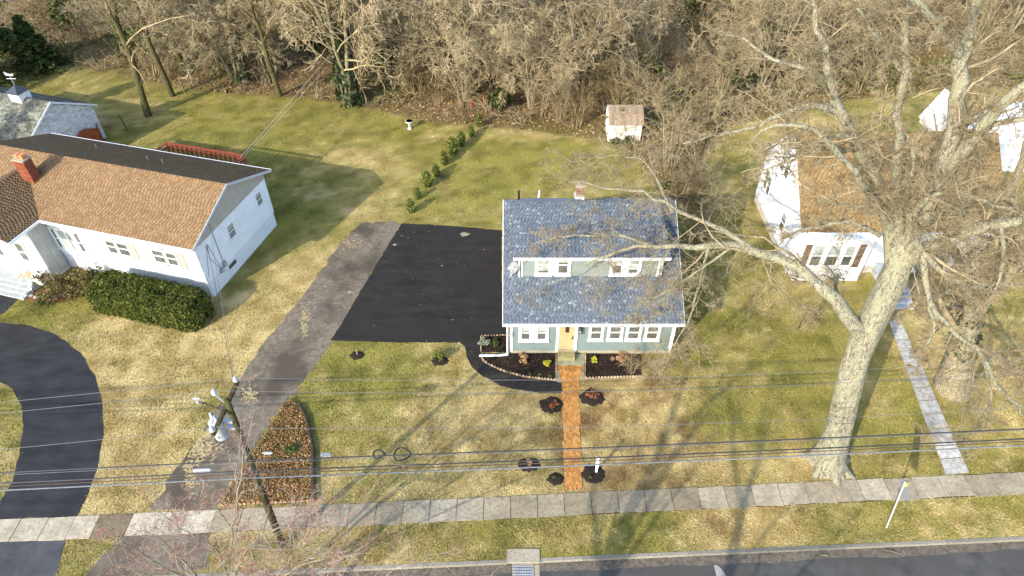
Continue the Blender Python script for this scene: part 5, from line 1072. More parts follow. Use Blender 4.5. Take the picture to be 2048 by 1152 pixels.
# ---- the big tree in front of the white house
def lim(*p): return [[*AY(x, y, Y), r] for x, y, Y, r in p]
rng = np.random.default_rng(21)
big = [lim((1652, 940, 19.25, 1.05), (1668, 890, 19.4, .86), (1690, 800, 19.6, .78), (1712, 720, 19.9, .74), (1745, 640, 20.2, .78), (1785, 560, 20.5, .74), (1805, 500, 20.7, .6), (1812, 470, 20.8, .45))]
limbs1 = [
 lim((1735, 690, 19.9, .42), (1690, 620, 20.2, .37), (1640, 565, 20.8, .33), (1580, 525, 21.8, .28), (1500, 495, 23, .24), (1420, 485, 24, .2), (1350, 495, 25, .16), (1290, 490, 25.8, .12), (1230, 500, 26.4, .09), (1160, 530, 27, .05), (1090, 565, 27.3, .02)),
 lim((1500, 495, 23, .15), (1440, 455, 24, .13), (1370, 430, 25.5, .11), (1310, 390, 27, .09), (1230, 375, 28.5, .06), (1170, 372, 30, .04), (1090, 335, 32, .015)),
 lim((1345, 425, 26, .08), (1310, 350, 27.5, .06), (1285, 315, 28.5, .045), (1210, 310, 30, .03), (1140, 325, 32, .015)),
 lim((1420, 485, 24, .09), (1400, 560, 23.6, .07), (1380, 640, 23.2, .05), (1340, 700, 23, .03), (1305, 760, 22.8, .015)),
 lim((1470, 490, 23.5, .08), (1370, 560, 23.6, .06), (1290, 610, 24.2, .04), (1250, 640, 24.6, .015)),
 lim((1300, 490, 25.7, .08), (1240, 470, 26.4, .06), (1130, 470, 27.5, .04), (1060, 490, 28.2, .015)),
 lim((1785, 560, 20.5, .42), (1785, 450, 21, .38), (1760, 380, 21.4, .33), (1720, 300, 21.8, .28), (1690, 235, 22.2, .24), (1660, 170, 22.6, .19), (1645, 90, 23, .15), (1635, 30, 23.3, .12), (1600, -60, 23.8, .05)),
 lim((1690, 230, 22.2, .17), (1620, 205, 22.5, .15), (1560, 230, 23, .12), (1510, 258, 23.6, .09), (1440, 268, 24.2, .06), (1360, 290, 25, .02)),
 lim((1665, 170, 22.6, .14), (1610, 135, 23.4, .11), (1540, 120, 24, .08), (1480, 70, 25, .05), (1400, 60, 26, .02)),
 lim((1790, 470, 20.9, .18), (1720, 360, 20.2, .16), (1680, 310, 20, .14), (1630, 260, 19.9, .11), (1575, 235, 20, .08), (1500, 282, 20.5, .03)),
 lim((1800, 500, 20.7, .3), (1795, 380, 21, .23), (1795, 250, 21.3, .19), (1802, 135, 21.6, .16), (1820, 0, 22, .11), (1830, -90, 22.3, .05)),
 lim((1801, 140, 21.6, .12), (1765, 90, 21.5, .1), (1735, 50, 21.4, .07), (1690, -20, 21.3, .03)),
 lim((1805, 500, 20.7, .48), (1850, 425, 20.6, .42), (1890, 340, 20.5, .37), (1910, 260, 20.5, .33), (1920, 170, 20.6, .3), (1925, 105, 20.8, .26), (1950, 20, 21, .2), (1975, -60, 21.3, .1)),
 lim((1922, 110, 20.7, .2), (1880, 60, 20.4, .16), (1845, 15, 20.2, .13), (1780, -40, 20, .05)),
 lim((1870, 370, 20.5, .3), (1930, 300, 20, .27), (1985, 225, 19.6, .23), (2060, 165, 19.2, .18), (2180, 80, 19, .08)),
 lim((1945, 280, 19.9, .14), (1990, 247, 19.6, .12), (2060, 235, 19.4, .1), (2170, 230, 19, .03)),
 lim((1800, 530, 20.5, .42), (1870, 490, 20, .35), (1950, 455, 19.4, .3), (2060, 440, 18.8, .22), (2200, 400, 18, .1)),
 lim((1828, 480, 20.3, .17), (1850, 510, 19.8, .15), (1895, 555, 19.3, .12), (1960, 580, 18.8, .1), (2080, 560, 18.4, .04)),
 lim((1845, 500, 20, .17), (1855, 600, 19.3, .14), (1895, 660, 18.8, .12), (1955, 690, 18.4, .11), (1990, 770, 18, .1), (2070, 850, 17.6, .05)),
 lim((1857, 610, 19.3, .1), (1872, 655, 19, .08), (1845, 705, 18.8, .05), (1832, 750, 18.7, .02)),
 lim((1960, 700, 18.4, .07), (1985, 790, 18, .05), (1960, 860, 17.8, .035), (1900, 900, 17.7, .015)),
 lim((1815, 470, 20.4, .2), (1828, 420, 20.2, .16), (1868, 382, 20, .13), (1905, 388, 19.8, .1), (1990, 410, 19.5, .06), (2090, 440, 19.2, .02)),
 lim((1818, 440, 20.3, .13), (1815, 385, 20.2, .11), (1830, 320, 20, .08), (1815, 270, 19.9, .03)),
 lim((1760, 470, 20.6, .12), (1700, 440, 20.2, .1), (1620, 455, 20.1, .07), (1560, 480, 20.3, .03)),
 lim((1735, 320, 21.6, .14), (1690, 260, 21.9, .12), (1620, 300, 22, .08), (1560, 335, 22.3, .05), (1480, 345, 22.8, .02)),
 lim((2000, 440, 19.1, .1), (2010, 520, 18.6, .08), (1980, 600, 18.2, .05), (1930, 640, 18, .02)),
]
lv = [dict(k=13, t0=.12, ratio=.30, rr=.30, n=7, wob=.26, up=.04, ang=(30, 80), rmin=.016), dict(k=8, t0=.12, ratio=.46, rr=.5, n=5, wob=.27, up=.02, rmin=.012), dict(k=6, t0=.15, ratio=.52, rr=.55, n=4, wob=.25, up=.0, rmin=.0095), dict(k=4, t0=.2, ratio=.6, rr=.65, n=2, wob=.22, up=-.02, rmin=.008)]
tvt, _, _, _ = tree_meshes(big, [], rng, sides_l=16, n_l=22) if False else (None, None, None, None)
p, r = resample(np.array(big[0])[:, :3], np.array(big[0])[:, 3], 26)
# root flare, furrows and gnarls
r = r * .72; p, r = resample(p, r, 110); NS = 56
V0, F0 = tubes(p[None], r[None], NS); ctr = np.repeat(p, NS, 0); ang_ = np.arctan2(V0[:, 1] - ctr[:, 1], V0[:, 0] - ctr[:, 0]); zz = V0[:, 2]
cx_, cy_ = np.cos(ang_) * 3, np.sin(ang_) * 3
fl = 1 + .34 * np.exp(-np.maximum(zz, 0) / .8) * (1 + .45 * np.sin(ang_ * 5 + .6)) + .05 * np.sin(ang_ * 3 + zz * .8) + .09 * (vnoise(cx_ + zz * .35, cy_ + zz * .2, 1.1) - .5) + .07 * (vnoise(cx_ * 2.2 + zz * .5, cy_ * 2.2 - zz * .3, .55) - .5) + .035 * (vnoise(cx_ * 6, cy_ * 6 + zz * 3, .5) - .5)
V0 = ctr + (V0 - ctr) * fl[:, None]
_rt = []
for _k, (_az, _L) in enumerate(((2.7, .9), (3.8, .6), (4.8, .7), (5.6, .8), (.2, .5), (1.5, .8))):
    _d = np.array([math.cos(_az), math.sin(_az), 0]); _b = p[4] * [1, 1, 0]
    _rt.append(tubes(np.array([[_b + _d * .45 + [0, 0, .55], _b + _d * .8 + [0, 0, .12], _b + _d * (.95 + _L * .35) + [0, 0, -.02], _b + _d * (1.0 + _L * .7) + [0, 0, -.12]]]), np.array([[.24, .24, .15, .05]]), 9))
tv1, cv1, (LP1, LR1), lev1 = tree_meshes(limbs1, lv, rng, sides_l=10, n_l=20, gnarl=.12, slim=.80)
tb = G(1655, 935)
def local(vf, o): return (vf[0] - np.array(o), vf[1])
t1 = tree_thing('bare_tree', 'huge bare tree with pale lichen covered trunk beside the garden path', 'tree', tuple(tb), local(merge([(V0, F0), tv1] + _rt), tb), local(cv1, tb), BARK_LICHEN, mat('fine_grey_tan_twigs', (.14, .11, .06), (.335, .275, .165), 1.2))
# broken stub and dead strip on the big trunk
# ---- second big tree at the right
rng = np.random.default_rng(5)
tb2 = G(1905, 785)
limbs2 = [lim((1900, 795, 24.0, 1.15), (1906, 755, 24.25, .95), (1930, 690, 24.6, .78), (1948, 620, 25, .5), (1980, 520, 25.4, .38), (2010, 420, 25.8, .28), (2060, 280, 26.2, .15)),
 lim((1940, 650, 24.8, .34), (1935, 560, 25, .28), (1900, 480, 25.2, .22), (1880, 400, 25.6, .14), (1850, 300, 26, .05)),
 lim((1945, 640, 24.8, .3), (2000, 570, 24.5, .22), (2070, 500, 24.2, .18), (2160, 420, 24, .08)),
 lim((1950, 600, 25, .2), (1900, 580, 24.6, .15), (1840, 600, 24.2, .1), (1780, 640, 24, .04)),
 lim((1985, 510, 25.4, .2), (2040, 470, 25, .15), (2110, 480, 24.6, .08), (2150, 520, 24.4, .03)),
 lim((1925, 690, 24.4, .16), (1970, 700, 23.8, .12), (2020, 720, 23.2, .08), (2060, 770, 22.8, .03))]
lv2 = [dict(k=12, t0=.2, ratio=.36, rr=.36, n=6, wob=.25, up=.03, rmin=.016), dict(k=8, t0=.15, ratio=.47, rr=.5, n=5, wob=.26, up=.0, rmin=.012), dict(k=7, ratio=.52, rr=.55, n=4, wob=.24, up=-.02, rmin=.0095), dict(k=4, ratio=.55, rr=.65, n=2, rmin=.008)]
tv2, cv2, (LP2, LR2), _ = tree_meshes(limbs2, lv2, rng, sides_l=12, n_l=18, gnarl=.08, slim=.85)
t2 = tree_thing('bare_tree', 'thick bare tree with ivy on its trunk right of the garden path', 'tree', tuple(tb2), local(tv2, tb2), local(cv2, tb2), BARK_PALE, TWIG_TAN)
ii = rng.integers(4, 9, 900); c = LP2[0][ii] + unit(rng.normal(size=(900, 3))) * LR2[0][ii][:, None] * rng.uniform(.9, 1.25, 900)[:, None]
IVY = mat('ivy_leaf', (.022, .035, .012), (.06, .085, .025), 5, rough=.6)
V, F = leaves(c, .18, rng); link_np('ivy', V, [F], IVY, t2, 'stuff')

# ---- small street tree with red buds at the bottom left
rng = np.random.default_rng(11)
tb3 = np.array([-10.6, 9.2, 0.0])
def l3(*p): return [[*AY(x, y, Y), r] for x, y, Y, r in p]
a3 = AY(455, 1160, 11.6)
limbs3 = [[[*tb3, .19], [tb3[0] + .05, tb3[1] + .5, 2.0, .17], [tb3[0] + .3, 10.6, 3.9, .14], [*AY(452, 1240, 11.2), .12]],
 l3((452, 1240, 11.2, .10), (455, 1160, 11.6, .085), (465, 1090, 11.9, .07), (468, 1030, 12.1, .055), (482, 960, 12.3, .035), (490, 900, 12.5, .01)),
 l3((455, 1180, 11.5, .09), (490, 1100, 11.9, .07), (530, 1060, 12.2, .055), (590, 1048, 12.4, .04), (650, 1060, 12.5, .02)),
 l3((450, 1240, 11.2, .08), (400, 1160, 11.3, .06), (350, 1100, 11.4, .04), (290, 1060, 11.5, .012)),
 l3((452, 1240, 11.2, .08), (540, 1170, 11.2, .06), (620, 1120, 11.3, .04), (700, 1110, 11.4, .012)),
 l3((450, 1240, 11.2, .07), (390, 1200, 10.9, .05), (300, 1150, 10.8, .03), (220, 1130, 10.7, .012)),
 l3((452, 1240, 11.2, .07), (600, 1200, 10.8, .05), (760, 1160, 10.7, .03), (1000, 1150, 10.6, .01)),
 l3((500, 1095, 11.95, .04), (510, 1130, 11.8, .03), (540, 1150, 11.7, .01)),
 l3((465, 1060, 12.0, .04), (430, 1010, 12.0, .03), (380, 980, 12.0, .01)),
 l3((455, 1150, 11.6, .05), (430, 1090, 11.6, .035), (360, 1060, 11.5, .022), (300, 1010, 11.6, .008)),
 l3((500, 1095, 11.95, .045), (560, 1100, 11.8, .035), (640, 1090, 11.7, .02), (720, 1120, 11.5, .008)),
 l3((400, 1160, 11.3, .05), (330, 1140, 11.0, .035), (260, 1090, 11.0, .02), (210, 1080, 11.0, .008)),
 l3((540, 1170, 11.2, .05), (580, 1120, 11.4, .03), (600, 1085, 11.5, .02), (640, 1030, 11.7, .008)),
 l3((410, 1165, 11.3, .04), (460, 1110, 11.6, .03), (470, 1080, 11.6, .01))]
lv3 = [dict(k=11, t0=.15, ratio=.42, rr=.42, n=7, wob=.24, up=.08, rmin=.009), dict(k=9, ratio=.45, rr=.5, n=5, wob=.24, up=.06, rmin=.0062), dict(k=6, ratio=.45, rr=.6, n=3, wob=.22, up=.05, rmin=.0048)]
tv3, cv3, _, lev3 = tree_meshes(limbs3, lv3, rng, sides_l=9, n_l=16, gnarl=.08, slim=.75)
t3 = tree_thing('street_tree', 'small bare street tree with red buds below the utility pole', 'tree', tuple(tb3), local(tv3, tb3), local(cv3, tb3), bark('grey_bark', (.15, .125, .085), (.33, .29, .215), (.24, .235, .14)), TWIG_RED)
tips = np.concatenate([lev3[2][0][:, -1], lev3[1][0][:, -1], lev3[2][0][:, 1]]); tips = tips[rng.random(len(tips)) < .35]; V, F = leaves(tips, .038, rng); link_np('buds', V, [F], mat('red_bud', (.30, .06, .04), (.42, .12, .08), 10), t3, 'stuff')

# ---- bare trees across the street, behind the camera: they throw the trunk shadows over the lawn
def across(loc, lean, h, seed, label, thick=.5):
    rng = np.random.default_rng(seed); L = [[[0, 0, 0, thick], [lean[0] * h * .3, lean[1] * h * .3, h * .3, thick * .8], [lean[0] * h * .65, lean[1] * h * .65, h * .65, thick * .5], [lean[0] * h, lean[1] * h, h, .05]]]
    for k in range(4):
        t = rng.uniform(.5, .9); az = rng.uniform(0, 6.28); b = np.array([lean[0] * h * t, lean[1] * h * t, h * t]); q = rng.uniform(.25, .42) * h; e = rng.uniform(.5, 1.1)
        dv = np.array([math.cos(az) * math.cos(e), math.sin(az) * math.cos(e) - .25, math.sin(e)]); L.append([[*b, thick * .35 * (1.1 - t)], [*(b + dv * q * .5), thick * .22], [*(b + dv * q + [0, 0, .5]), .02]])
    for l_ in L:
        for p_ in l_:
            p_[2] = min(p_[2], 21.5)
            if loc[1] + p_[1] > 3.2: p_[1] = 3.2 - loc[1]
    tv, cv, _, _ = tree_meshes(L, [dict(k=5, ratio=.38, rr=.3, n=5, rmin=.012), dict(k=4, ratio=.42, rr=.5, n=4, rmin=.01), dict(k=3, ratio=.45, n=3, rmin=.008)], rng, n_l=10)
    v = cv[0]; bad = (v[:, 1] > 3.8 - loc[1]) | (v[:, 2] > 23); cv = (v, cv[1][~bad[cv[1]].any(1)])
    tree_thing('bare_tree', label, 'tree', loc, tv, (v, cv[1]), BARK_PALE, TWIG_TAN)
across((-3.6, -2.2, 0), (-.5, 0), 19, 3, 'bare tree leaning over the far side of the street opposite the brick walk', .62)
across((1.3, -2.4, 0), (-.48, 0), 17, 4, 'slimmer bare tree beyond the street opposite the sage house', .42)

# ---- woods: unique trees, then copies
def proto_tall(seed, h=16, lean=.06, thick=.28, nl=11, start=.3):
    rng = np.random.default_rng(seed); L = [[[0, 0, 0, thick], [lean * h * .3, .02 * h, h * .33, thick * .75], [lean * h * .5 + rng.normal(0, .3), .0, h * .66, thick * .45], [lean * h + rng.normal(0, .5), 0, h, .03]]]; base = np.array(L[0])
    for k in range(nl):
        t = start + (1 - start) * (k + rng.random()) / nl * .92; f = t * 3; i = min(2, int(f)); b = base[i] * (1 - f + i) + base[i + 1] * (f - i)
        az = k * 2.4 + rng.normal(0, .4); e = rng.uniform(.35, 1.0); q = h * rng.uniform(.2, .34) * (1.2 - .6 * t); dv = np.array([math.cos(az) * math.cos(e), math.sin(az) * math.cos(e), math.sin(e)])
        L.append([[*b[:3], b[3] * .5], [*(b[:3] + dv * q * .5 + rng.normal(0, .12, 3)), b[3] * .3], [*(b[:3] + dv * q + [0, 0, q * .1]), .015]])
    tv, cv, _, _ = tree_meshes(L, [dict(k=8, ratio=.42, rr=.45, n=6, rmin=.018, t0=.2, wob=.22), dict(k=7, ratio=.5, n=4, rmin=.015, wob=.24), dict(k=4, ratio=.55, n=2, rmin=.012)], rng, n_l=10, sides_l=8, sides=(4, 3, 3), gnarl=.1); return tv, cv
def proto_spread(seed, h=9, nstem=4, droop=-.10, spread=1.0, fat=1.0):
    rng = np.random.default_rng(seed); L = []
    for s in range(nstem):
        az = s * 6.28 / nstem + rng.normal(0, .4); hh = h * rng.uniform(.7, 1.1); o = np.array([math.cos(az), math.sin(az)])
        st = [[o[0] * .1, o[1] * .1, 0, .17], [o[0] * .5 * spread, o[1] * .5 * spread, hh * .35, .13], [o[0] * 1.3 * spread, o[1] * 1.3 * spread, hh * .7, .09], [o[0] * 2.2 * spread, o[1] * 2.2 * spread, hh, .02]]; L.append(st); sa = np.array(st)
        for k in range(6):
            t = .25 + .7 * (k + rng.random()) / 6; f = t * 3; i = min(2, int(f)); b = sa[i] * (1 - f + i) + sa[i + 1] * (f - i); a2 = az + rng.normal(0, 1.1); q = h * rng.uniform(.25, .5); dv = np.array([math.cos(a2), math.sin(a2), rng.uniform(.1, .7)]); dv /= np.linalg.norm(dv)
            e = b[:3] + dv * q + np.array([0, 0, droop * q * 2]); L.append([[*b[:3], b[3] * .55], [*(b[:3] + dv * q * .55), b[3] * .35], [*e, .012]])
    tv, cv, _, _ = tree_meshes(L, [dict(k=9, ratio=.5, rr=.45, n=6, rmin=.020 * fat, up=droop, wob=.17), dict(k=7, ratio=.52, n=5, rmin=.017 * fat, up=droop * 1.3, wob=.19), dict(k=4, ratio=.55, n=2, rmin=.014, up=droop)], rng, n_l=10, sides_l=6, sides=(4, 3, 3), gnarl=.1, slim=.75); return tv, cv
def proto_brush(seed, h=4.5, n=9, spread=.45, k1=8, k2=6):
    rng = np.random.default_rng(seed); L = []
    for s in range(n):
        az = rng.uniform(0, 6.28); r0 = rng.uniform(0, .5); hh = h * rng.uniform(.5, 1.1); o = np.array([math.cos(az), math.sin(az)]); sp_ = hh * rng.uniform(.2, .9) * spread
        L.append([[o[0] * r0, o[1] * r0, -.05, .045], [o[0] * (r0 + sp_ * .4), o[1] * (r0 + sp_ * .4), hh * .5, .032], [o[0] * (r0 + sp_), o[1] * (r0 + sp_), hh * .85, .02], [o[0] * (r0 + sp_ * 1.7), o[1] * (r0 + sp_ * 1.7), hh * .9, .01]])
    tv, cv, _, _ = tree_meshes(L, [dict(k=k1, ratio=.5, rr=.6, n=5, rmin=.016, wob=.27, up=-.03), dict(k=k2, ratio=.52, n=3, rmin=.014, wob=.27, up=-.06)], rng, n_l=7, sides_l=4, sides=(3, 3), gnarl=.12); return tv, cv
LBL_T = ('tall slender bare tree standing in the woods behind the yards', 'bare trees of the woods behind the yards')
LBL_S = ('spreading bare tree with pale drooping branches in the woods behind the yards', 'spreading trees of the woods behind the yards')
LBL_B = ('tangle of bare brown stems growing in the woods', 'bare shrubs of the woods')
protos = {}
def mk(kind, f, nv, mt, mc, lab, cat, name, **kw):
    protos[kind] = []
    for k in range(nv):
        tv, cv = f(100 + len(protos) * 10 + k, **kw); protos[kind].append((name, lab, cat, mesh_np('trunk', tv[0], [tv[1]], smooth=True), mesh_np('crown', cv[0], [cv[1]]), mt[k % len(mt)], mc[k % len(mc)]))
mk('tall', proto_tall, 3, [BARK_PALE, BARK_MOSS, BARK_PALE], [TWIG_GREY, TWIG_TAN, TWIG_BROWN], LBL_T, 'tree', 'bare_tree')
mk('spread', proto_spread, 2, [BARK_PALE], [TWIG_GREY, TWIG_TAN], LBL_S, 'tree', 'bare_tree')
TWIG_PALE = mat('pale_twigs', (.245, .19, .10), (.475, .39, .235), 1.1)
mk('pale', lambda sd, **k: proto_spread(sd, h=8.5, nstem=5, droop=-.07, spread=1.25, fat=1.0), 3, [BARK_PALE], [TWIG_PALE], LBL_S, 'tree', 'bare_tree')
mk('brush', proto_brush, 4, [TWIG_TAN], [TWIG_BROWN, TWIG_TAN, TWIG_GREY, TWIG_TAN], LBL_B, 'shrub', 'bare_shrub')
mk('whip', proto_brush, 2, [TWIG_GREY], [TWIG_GREY, TWIG_TAN], ('small bare multi-stemmed tree in the woods', 'small trees of the woods'), 'tree', 'bare_tree', h=7.5, n=7, spread=.35)
def plant(kind, loc, sc_=1.0, rot=None, label=None, group='same', v=None, hscale=1.0):
    pr = protos[kind]; q = pr[v if v is not None else random.randrange(len(pr))]; lab = q[1]
    o = thing(q[0], label or lab[0], q[2], tuple(loc), None if (label and group == 'same') else lab[1]); o.rotation_euler = (0, 0, random.random() * 6.28 if rot is None else rot); o.scale = (sc_, sc_, sc_ * hscale)
    link('trunk', q[3], q[5], o); link('crown', q[4], q[6], o); return o
# named trees
for px, py, v, s, lab, rot in ((297, 232, 1, 1.15, 'largest of the three mossy trunks, standing on the shaded lawn at the left', 0), (345, 192, 1, .95, 'middle one of the three slender mossy trunks at the lawn edge', 2.0), (372, 150, 1, 1.0, 'mossy trunk farthest back of the three at the left lawn edge', 4.0)):
    plant('tall', G(px, py), s, rot, lab, v=v)
rng = np.random.default_rng(31)
def ivy_on(o, h, r, n, msc=1.0):
    z = rng.uniform(.2, h, n); a = rng.uniform(0, 6.28, n); rr = r * (1 - .4 * z / h) * rng.uniform(.9, 1.6, n); V, F = leaves(np.stack([rr * np.cos(a) + .05 * z, rr * np.sin(a), z], 1), .24, rng); link('ivy', mesh_np('ivy', V, [F]), IVY, o, 'stuff')
o = plant('tall', G(492, 168), 1.15, 1.0, 'ivy clad bare tree with fine pale hanging twigs left of the back lawn corner', v=0); ivy_on(o, 8, .32, 900)
o = plant('pale', G(470, 160), 1.35, .3, 'bare tree trailing long pale twigs in front of the ivy clad trunk', v=0, hscale=1.25)
o = plant('pale', G(700, 212), 1.5, 1.7, 'multi-stemmed bare tree with ivy at its foot on the back lawn edge', v=1, hscale=1.4); ivy_on(o, 4.5, .5, 700)
plant('tall', G(716, 200), 1.05, 2.7, 'straight bare trunk growing from the multi-stemmed ivy tree clump', v=2)
plant('pale', G(935, 195), 1.45, 1.3, 'wide pale branched bare tree overhanging the end of the arborvitae row', v=2, hscale=.95)
plant('pale', G(870, 150), 1.5, .2, 'pale tangled bare tree directly behind the wide overhanging one', v=0, hscale=1.0)
plant('spread', G(1160, 200), 1.35, 2.2, 'bare tree with a stout leaning trunk just left of the garden shed', v=1)
plant('pale', G(1060, 215), 1.0, 4.2, 'bare tree between the overhanging pale tree and the shed', v=2)
plant('whip', G(1335, 345), 1.0, .5, 'bundle of pale leaning stems right of the garden shed', v=0)
plant('whip', G(1415, 440), .75, 1.5, 'slim bare tree standing between the sage house and the white house', v=1)
plant('brush', G(1380, 395), 1.1, 1.0, 'grey leafless shrub tangle behind the sage house corner', v=1)
plant('brush', G(1352, 420), .8, 2.0, 'brown leafless shrub close to the sage house rear corner', v=0)
plant('brush', G(1395, 480), .6, 2.8, 'low leafless shrub beside the right wall of the sage house', v=3)
plant('brush', G(1600, 660), .5, .8, 'small leafless shrub on the lawn in front of the white house bay', v=2)
plant('brush', G(1650, 575), .55, 1.8, 'bushy leafless shrub against the white house bay', v=1)
plant('brush', G(1590, 570), .5, 2.8, 'low leafless shrub at the left foot of the white house bay', v=2)
plant('brush', G(1860, 560), .75, 2.8, 'dark leafless shrub right of the white house steps', v=0)
plant('brush', G(1960, 540), .9, 1.2, 'reddish leafless shrub near the right edge beside the ivy trunk', v=3)
plant('brush', G(1842, 890), .35, 1.2, 'small twiggy shrub beside the lower end of the garden path', v=2)
plant('brush', G(1262, 745), .42, 2.2, 'pale twiggy shrub at the right end of the dark bed by the sage house', v=1)
plant('brush', G(1322, 735), .55, .2, 'larger pale twiggy shrub at the right front corner of the sage house', v=2)
# scattered woods
placed = []
def try_place(px, py, dmin):
    g = G(px, py)
    if not in_poly(np.array(g[0]), np.array(g[1]), woods_edge): return None
    for q in placed:
        if (q[0] - g[0]) ** 2 + (q[1] - g[1]) ** 2 < dmin * dmin: return None
    placed.append(g); return g
rs2 = random.Random(12)
for kind, cnt, ylo_, yhi_, dm, s0, s1 in (('pale', 9, 0, 190, 6.0, .8, 1.3), ('spread', 22, -60, 200, 4.0, .8, 1.4), ('tall', 24, -150, 215, 3.0, .65, 1.05), ('whip', 44, -60, 230, 2.3, .6, 1.1), ('brush', 150, -70, 300, 1.3, .55, 1.25)):
    c_ = 0; tries = 0
    while c_ < cnt and tries < 4000:
        tries += 1; px = rs2.uniform(-60, 2110); py = rs2.uniform(ylo_, yhi_)
        if kind in ('spread', 'tall') and (px < 430 and py > 20): continue
        if px > 1420 and py > 120 and rs2.random() < .6: continue
        e_ = G(px, py)
        if kind != 'tall' and not in_poly(np.array(e_[0]), np.array(e_[1] - (1.8 if kind != 'brush' else .9)), woods_edge): continue
        g = try_place(px, py, dm)
        if g is None: continue
        plant(kind, g, rs2.uniform(s0, s1)); c_ += 1
# undergrowth: low twigs, vines and dead stems nobody could count
rng = np.random.default_rng(77)
tvb, cvb = proto_brush(900, h=1.5, n=7, spread=1.5, k1=5, k2=2); Vb, Fb = merge([tvb, cvb]); parts = []; tri = 0
for k in range(1500):
    px = rng.uniform(-80, 2130); py = rng.uniform(0, 390); g = G(px, py)
    if not (in_poly(np.array(g[0]), np.array(g[1]), woods_edge) or in_poly(np.array(g[0]), np.array(g[1]), side_brush)): continue
    parts.append((g, rng.uniform(.5, 1.3), rng.uniform(0, 6.28)))
parts = parts[:280]; Vs = []
for g, s, a in parts:
    R_ = np.array([[math.cos(a), -math.sin(a), 0], [math.sin(a), math.cos(a), 0], [0, 0, 1]]); Vs.append(Vb @ R_.T * s + g)
link_np('undergrowth', np.concatenate(Vs), [np.concatenate([Fb + k * len(Vb) for k in range(len(Vs))])], TWIG_TAN, None, 'stuff')
# fallen leaves over the woods floor and edges
def scatter(poly, n, margin=0):
    xs_ = [p[0] for p in poly]; ys_ = [p[1] for p in poly]; x = rng.uniform(min(xs_), max(xs_), n); y = rng.uniform(min(ys_), max(ys_), n); k = in_poly(x, y, poly); return x[k], y[k]
pxs = rng.uniform(-60, 2100, 60000); pys = rng.uniform(0, 420, 60000); d = CAMH / (math.sin(TH) - (-(pys - 576) / FPX) * math.cos(TH)); xs_ = (pxs - 1024) / FPX * d; ys_ = d * (math.cos(TH) + (-(pys - 576) / FPX) * math.sin(TH))
k = in_poly(xs_, ys_, woods_edge) | in_poly(xs_, ys_, side_brush); xs_, ys_ = xs_[k], ys_[k]
C = np.stack([xs_, ys_, rng.uniform(.01, .12, len(xs_))], 1); V, F = leaves(C, .22, rng, .6)
_lx = rng.uniform(-24, 26, 5200); _ly = rng.uniform(14.5, 56, 5200); _k = (_ly > kerb_y(_lx) + .2) & ~in_poly(_lx, _ly, foot_house) & ~in_poly(_lx, _ly, foot_ranch) & ~in_poly(_lx, _ly, foot_white) & (vnoise(_lx, _ly, 5.0) > .45) & ~in_poly(_lx, _ly, horseshoe) & ~(in_poly(_lx, _ly, pad) & (rng.random(5200) < .8))
V2, F2 = leaves(np.stack([_lx[_k], _ly[_k], np.full(_k.sum(), .055)], 1), .075, rng, .7); F = np.concatenate([F, F2 + len(V)]); V = np.concatenate([V, V2])
LEAFM = mat_attr('fallen_leaf', [(0, (.12, .07, .032)), (.5, (.25, .16, .075)), (1, (.40, .29, .15))], grain=5, gamt=.1)
link_np('fallen_leaves', V, [F], LEAFM, None, 'stuff', {'rnd': ('FACE', 'FLOAT', rng.random(len(F)))})
k = (vnoise(xs_, ys_, 3.2) > .56) & (ys_ > 50)
C = np.stack([xs_[k], ys_[k], 2.2 * rng.random(k.sum()) ** 1.6 * vnoise(xs_[k], ys_[k], 1.4) * 1.6], 1); V, F = leaves(C, .24, rng)
link_np('green_briar', V, [F], mat_attr('briar_leaf', [(0, (.04, .05, .012)), (.6, (.10, .11, .028)), (1, (.20, .19, .06))], grain=4), None, 'stuff', {'rnd': ('FACE', 'FLOAT', rng.random(len(F)))})
# evergreen undergrowth and holly
def bush(name, label, cat, loc, size, n, leaf, m_, group=None, core=None, seed=0, stems=True):
    rng = np.random.default_rng(seed); o = thing(name, label, cat, tuple(loc), group)
    nc = 14; cl = rng.normal(0, .42, (nc, 3)) * np.array(size) * .8; cl[:, 2] = np.abs(cl[:, 2]) * .8 + size[2] * .35
    idx = rng.integers(0, nc, n); C = cl[idx] + unit(rng.normal(size=(n, 3))) * (rng.random(n) ** .4)[:, None] * np.array(size) * .34; C[:, 2] = np.maximum(C[:, 2], .03)
    V, F = leaves(C, leaf, rng); link('foliage', mesh_np('foliage', V, [F], {'rnd': ('FACE', 'FLOAT', rng.random(len(F)))}), m_, o)
    if stems:
        L = [[[0, 0, -.03, .03 + .02 * size[2]], [*(c * .5), .02 + .01 * size[2]], [*c, .01]] for c in cl[:7]]; P_, R_ = zip(*[resample(np.array(l)[:, :3], np.array(l)[:, 3], 5) for l in L]); V, F = tubes(np.array(P_), np.array(R_), 5); link('stem', mesh_np('stem', V, [F]), TWIG_BROWN, o)
    return o
HOLLY = mat_attr('dark_evergreen_leaf', [(0, (.026, .036, .010)), (.6, (.062, .078, .020)), (1, (.13, .14, .04))], grain=4, gamt=.3)
LAUREL = mat_attr('green_leaf', [(0, (.035, .06, .015)), (1, (.10, .13, .035))], grain=4, gamt=.3)
for k, (px, py, s) in enumerate(((785, 150, 1.7), (770, 95, 2.2), (640, 110, 1.6), (960, 130, 1.9), (985, 60, 2.4), (1000, 220, .9), (285, 115, 1.8), (150, 60, 2.0), (1460, 180, 1.5), (1530, 110, 1.8), (1290, 160, 1.2), (900, 60, 2.6), (730, 30, 2.4), (1180, 90, 2.2), (1380, 60, 2.4))):
    bush('evergreen_shrub', 'dark evergreen shrub growing among the bare trees of the woods', 'shrub', G(px, py), (s * 1.35, s * 1.2, s * 1.9), 1500, .26, HOLLY, 'evergreen shrubs of the woods', seed=200 + k)
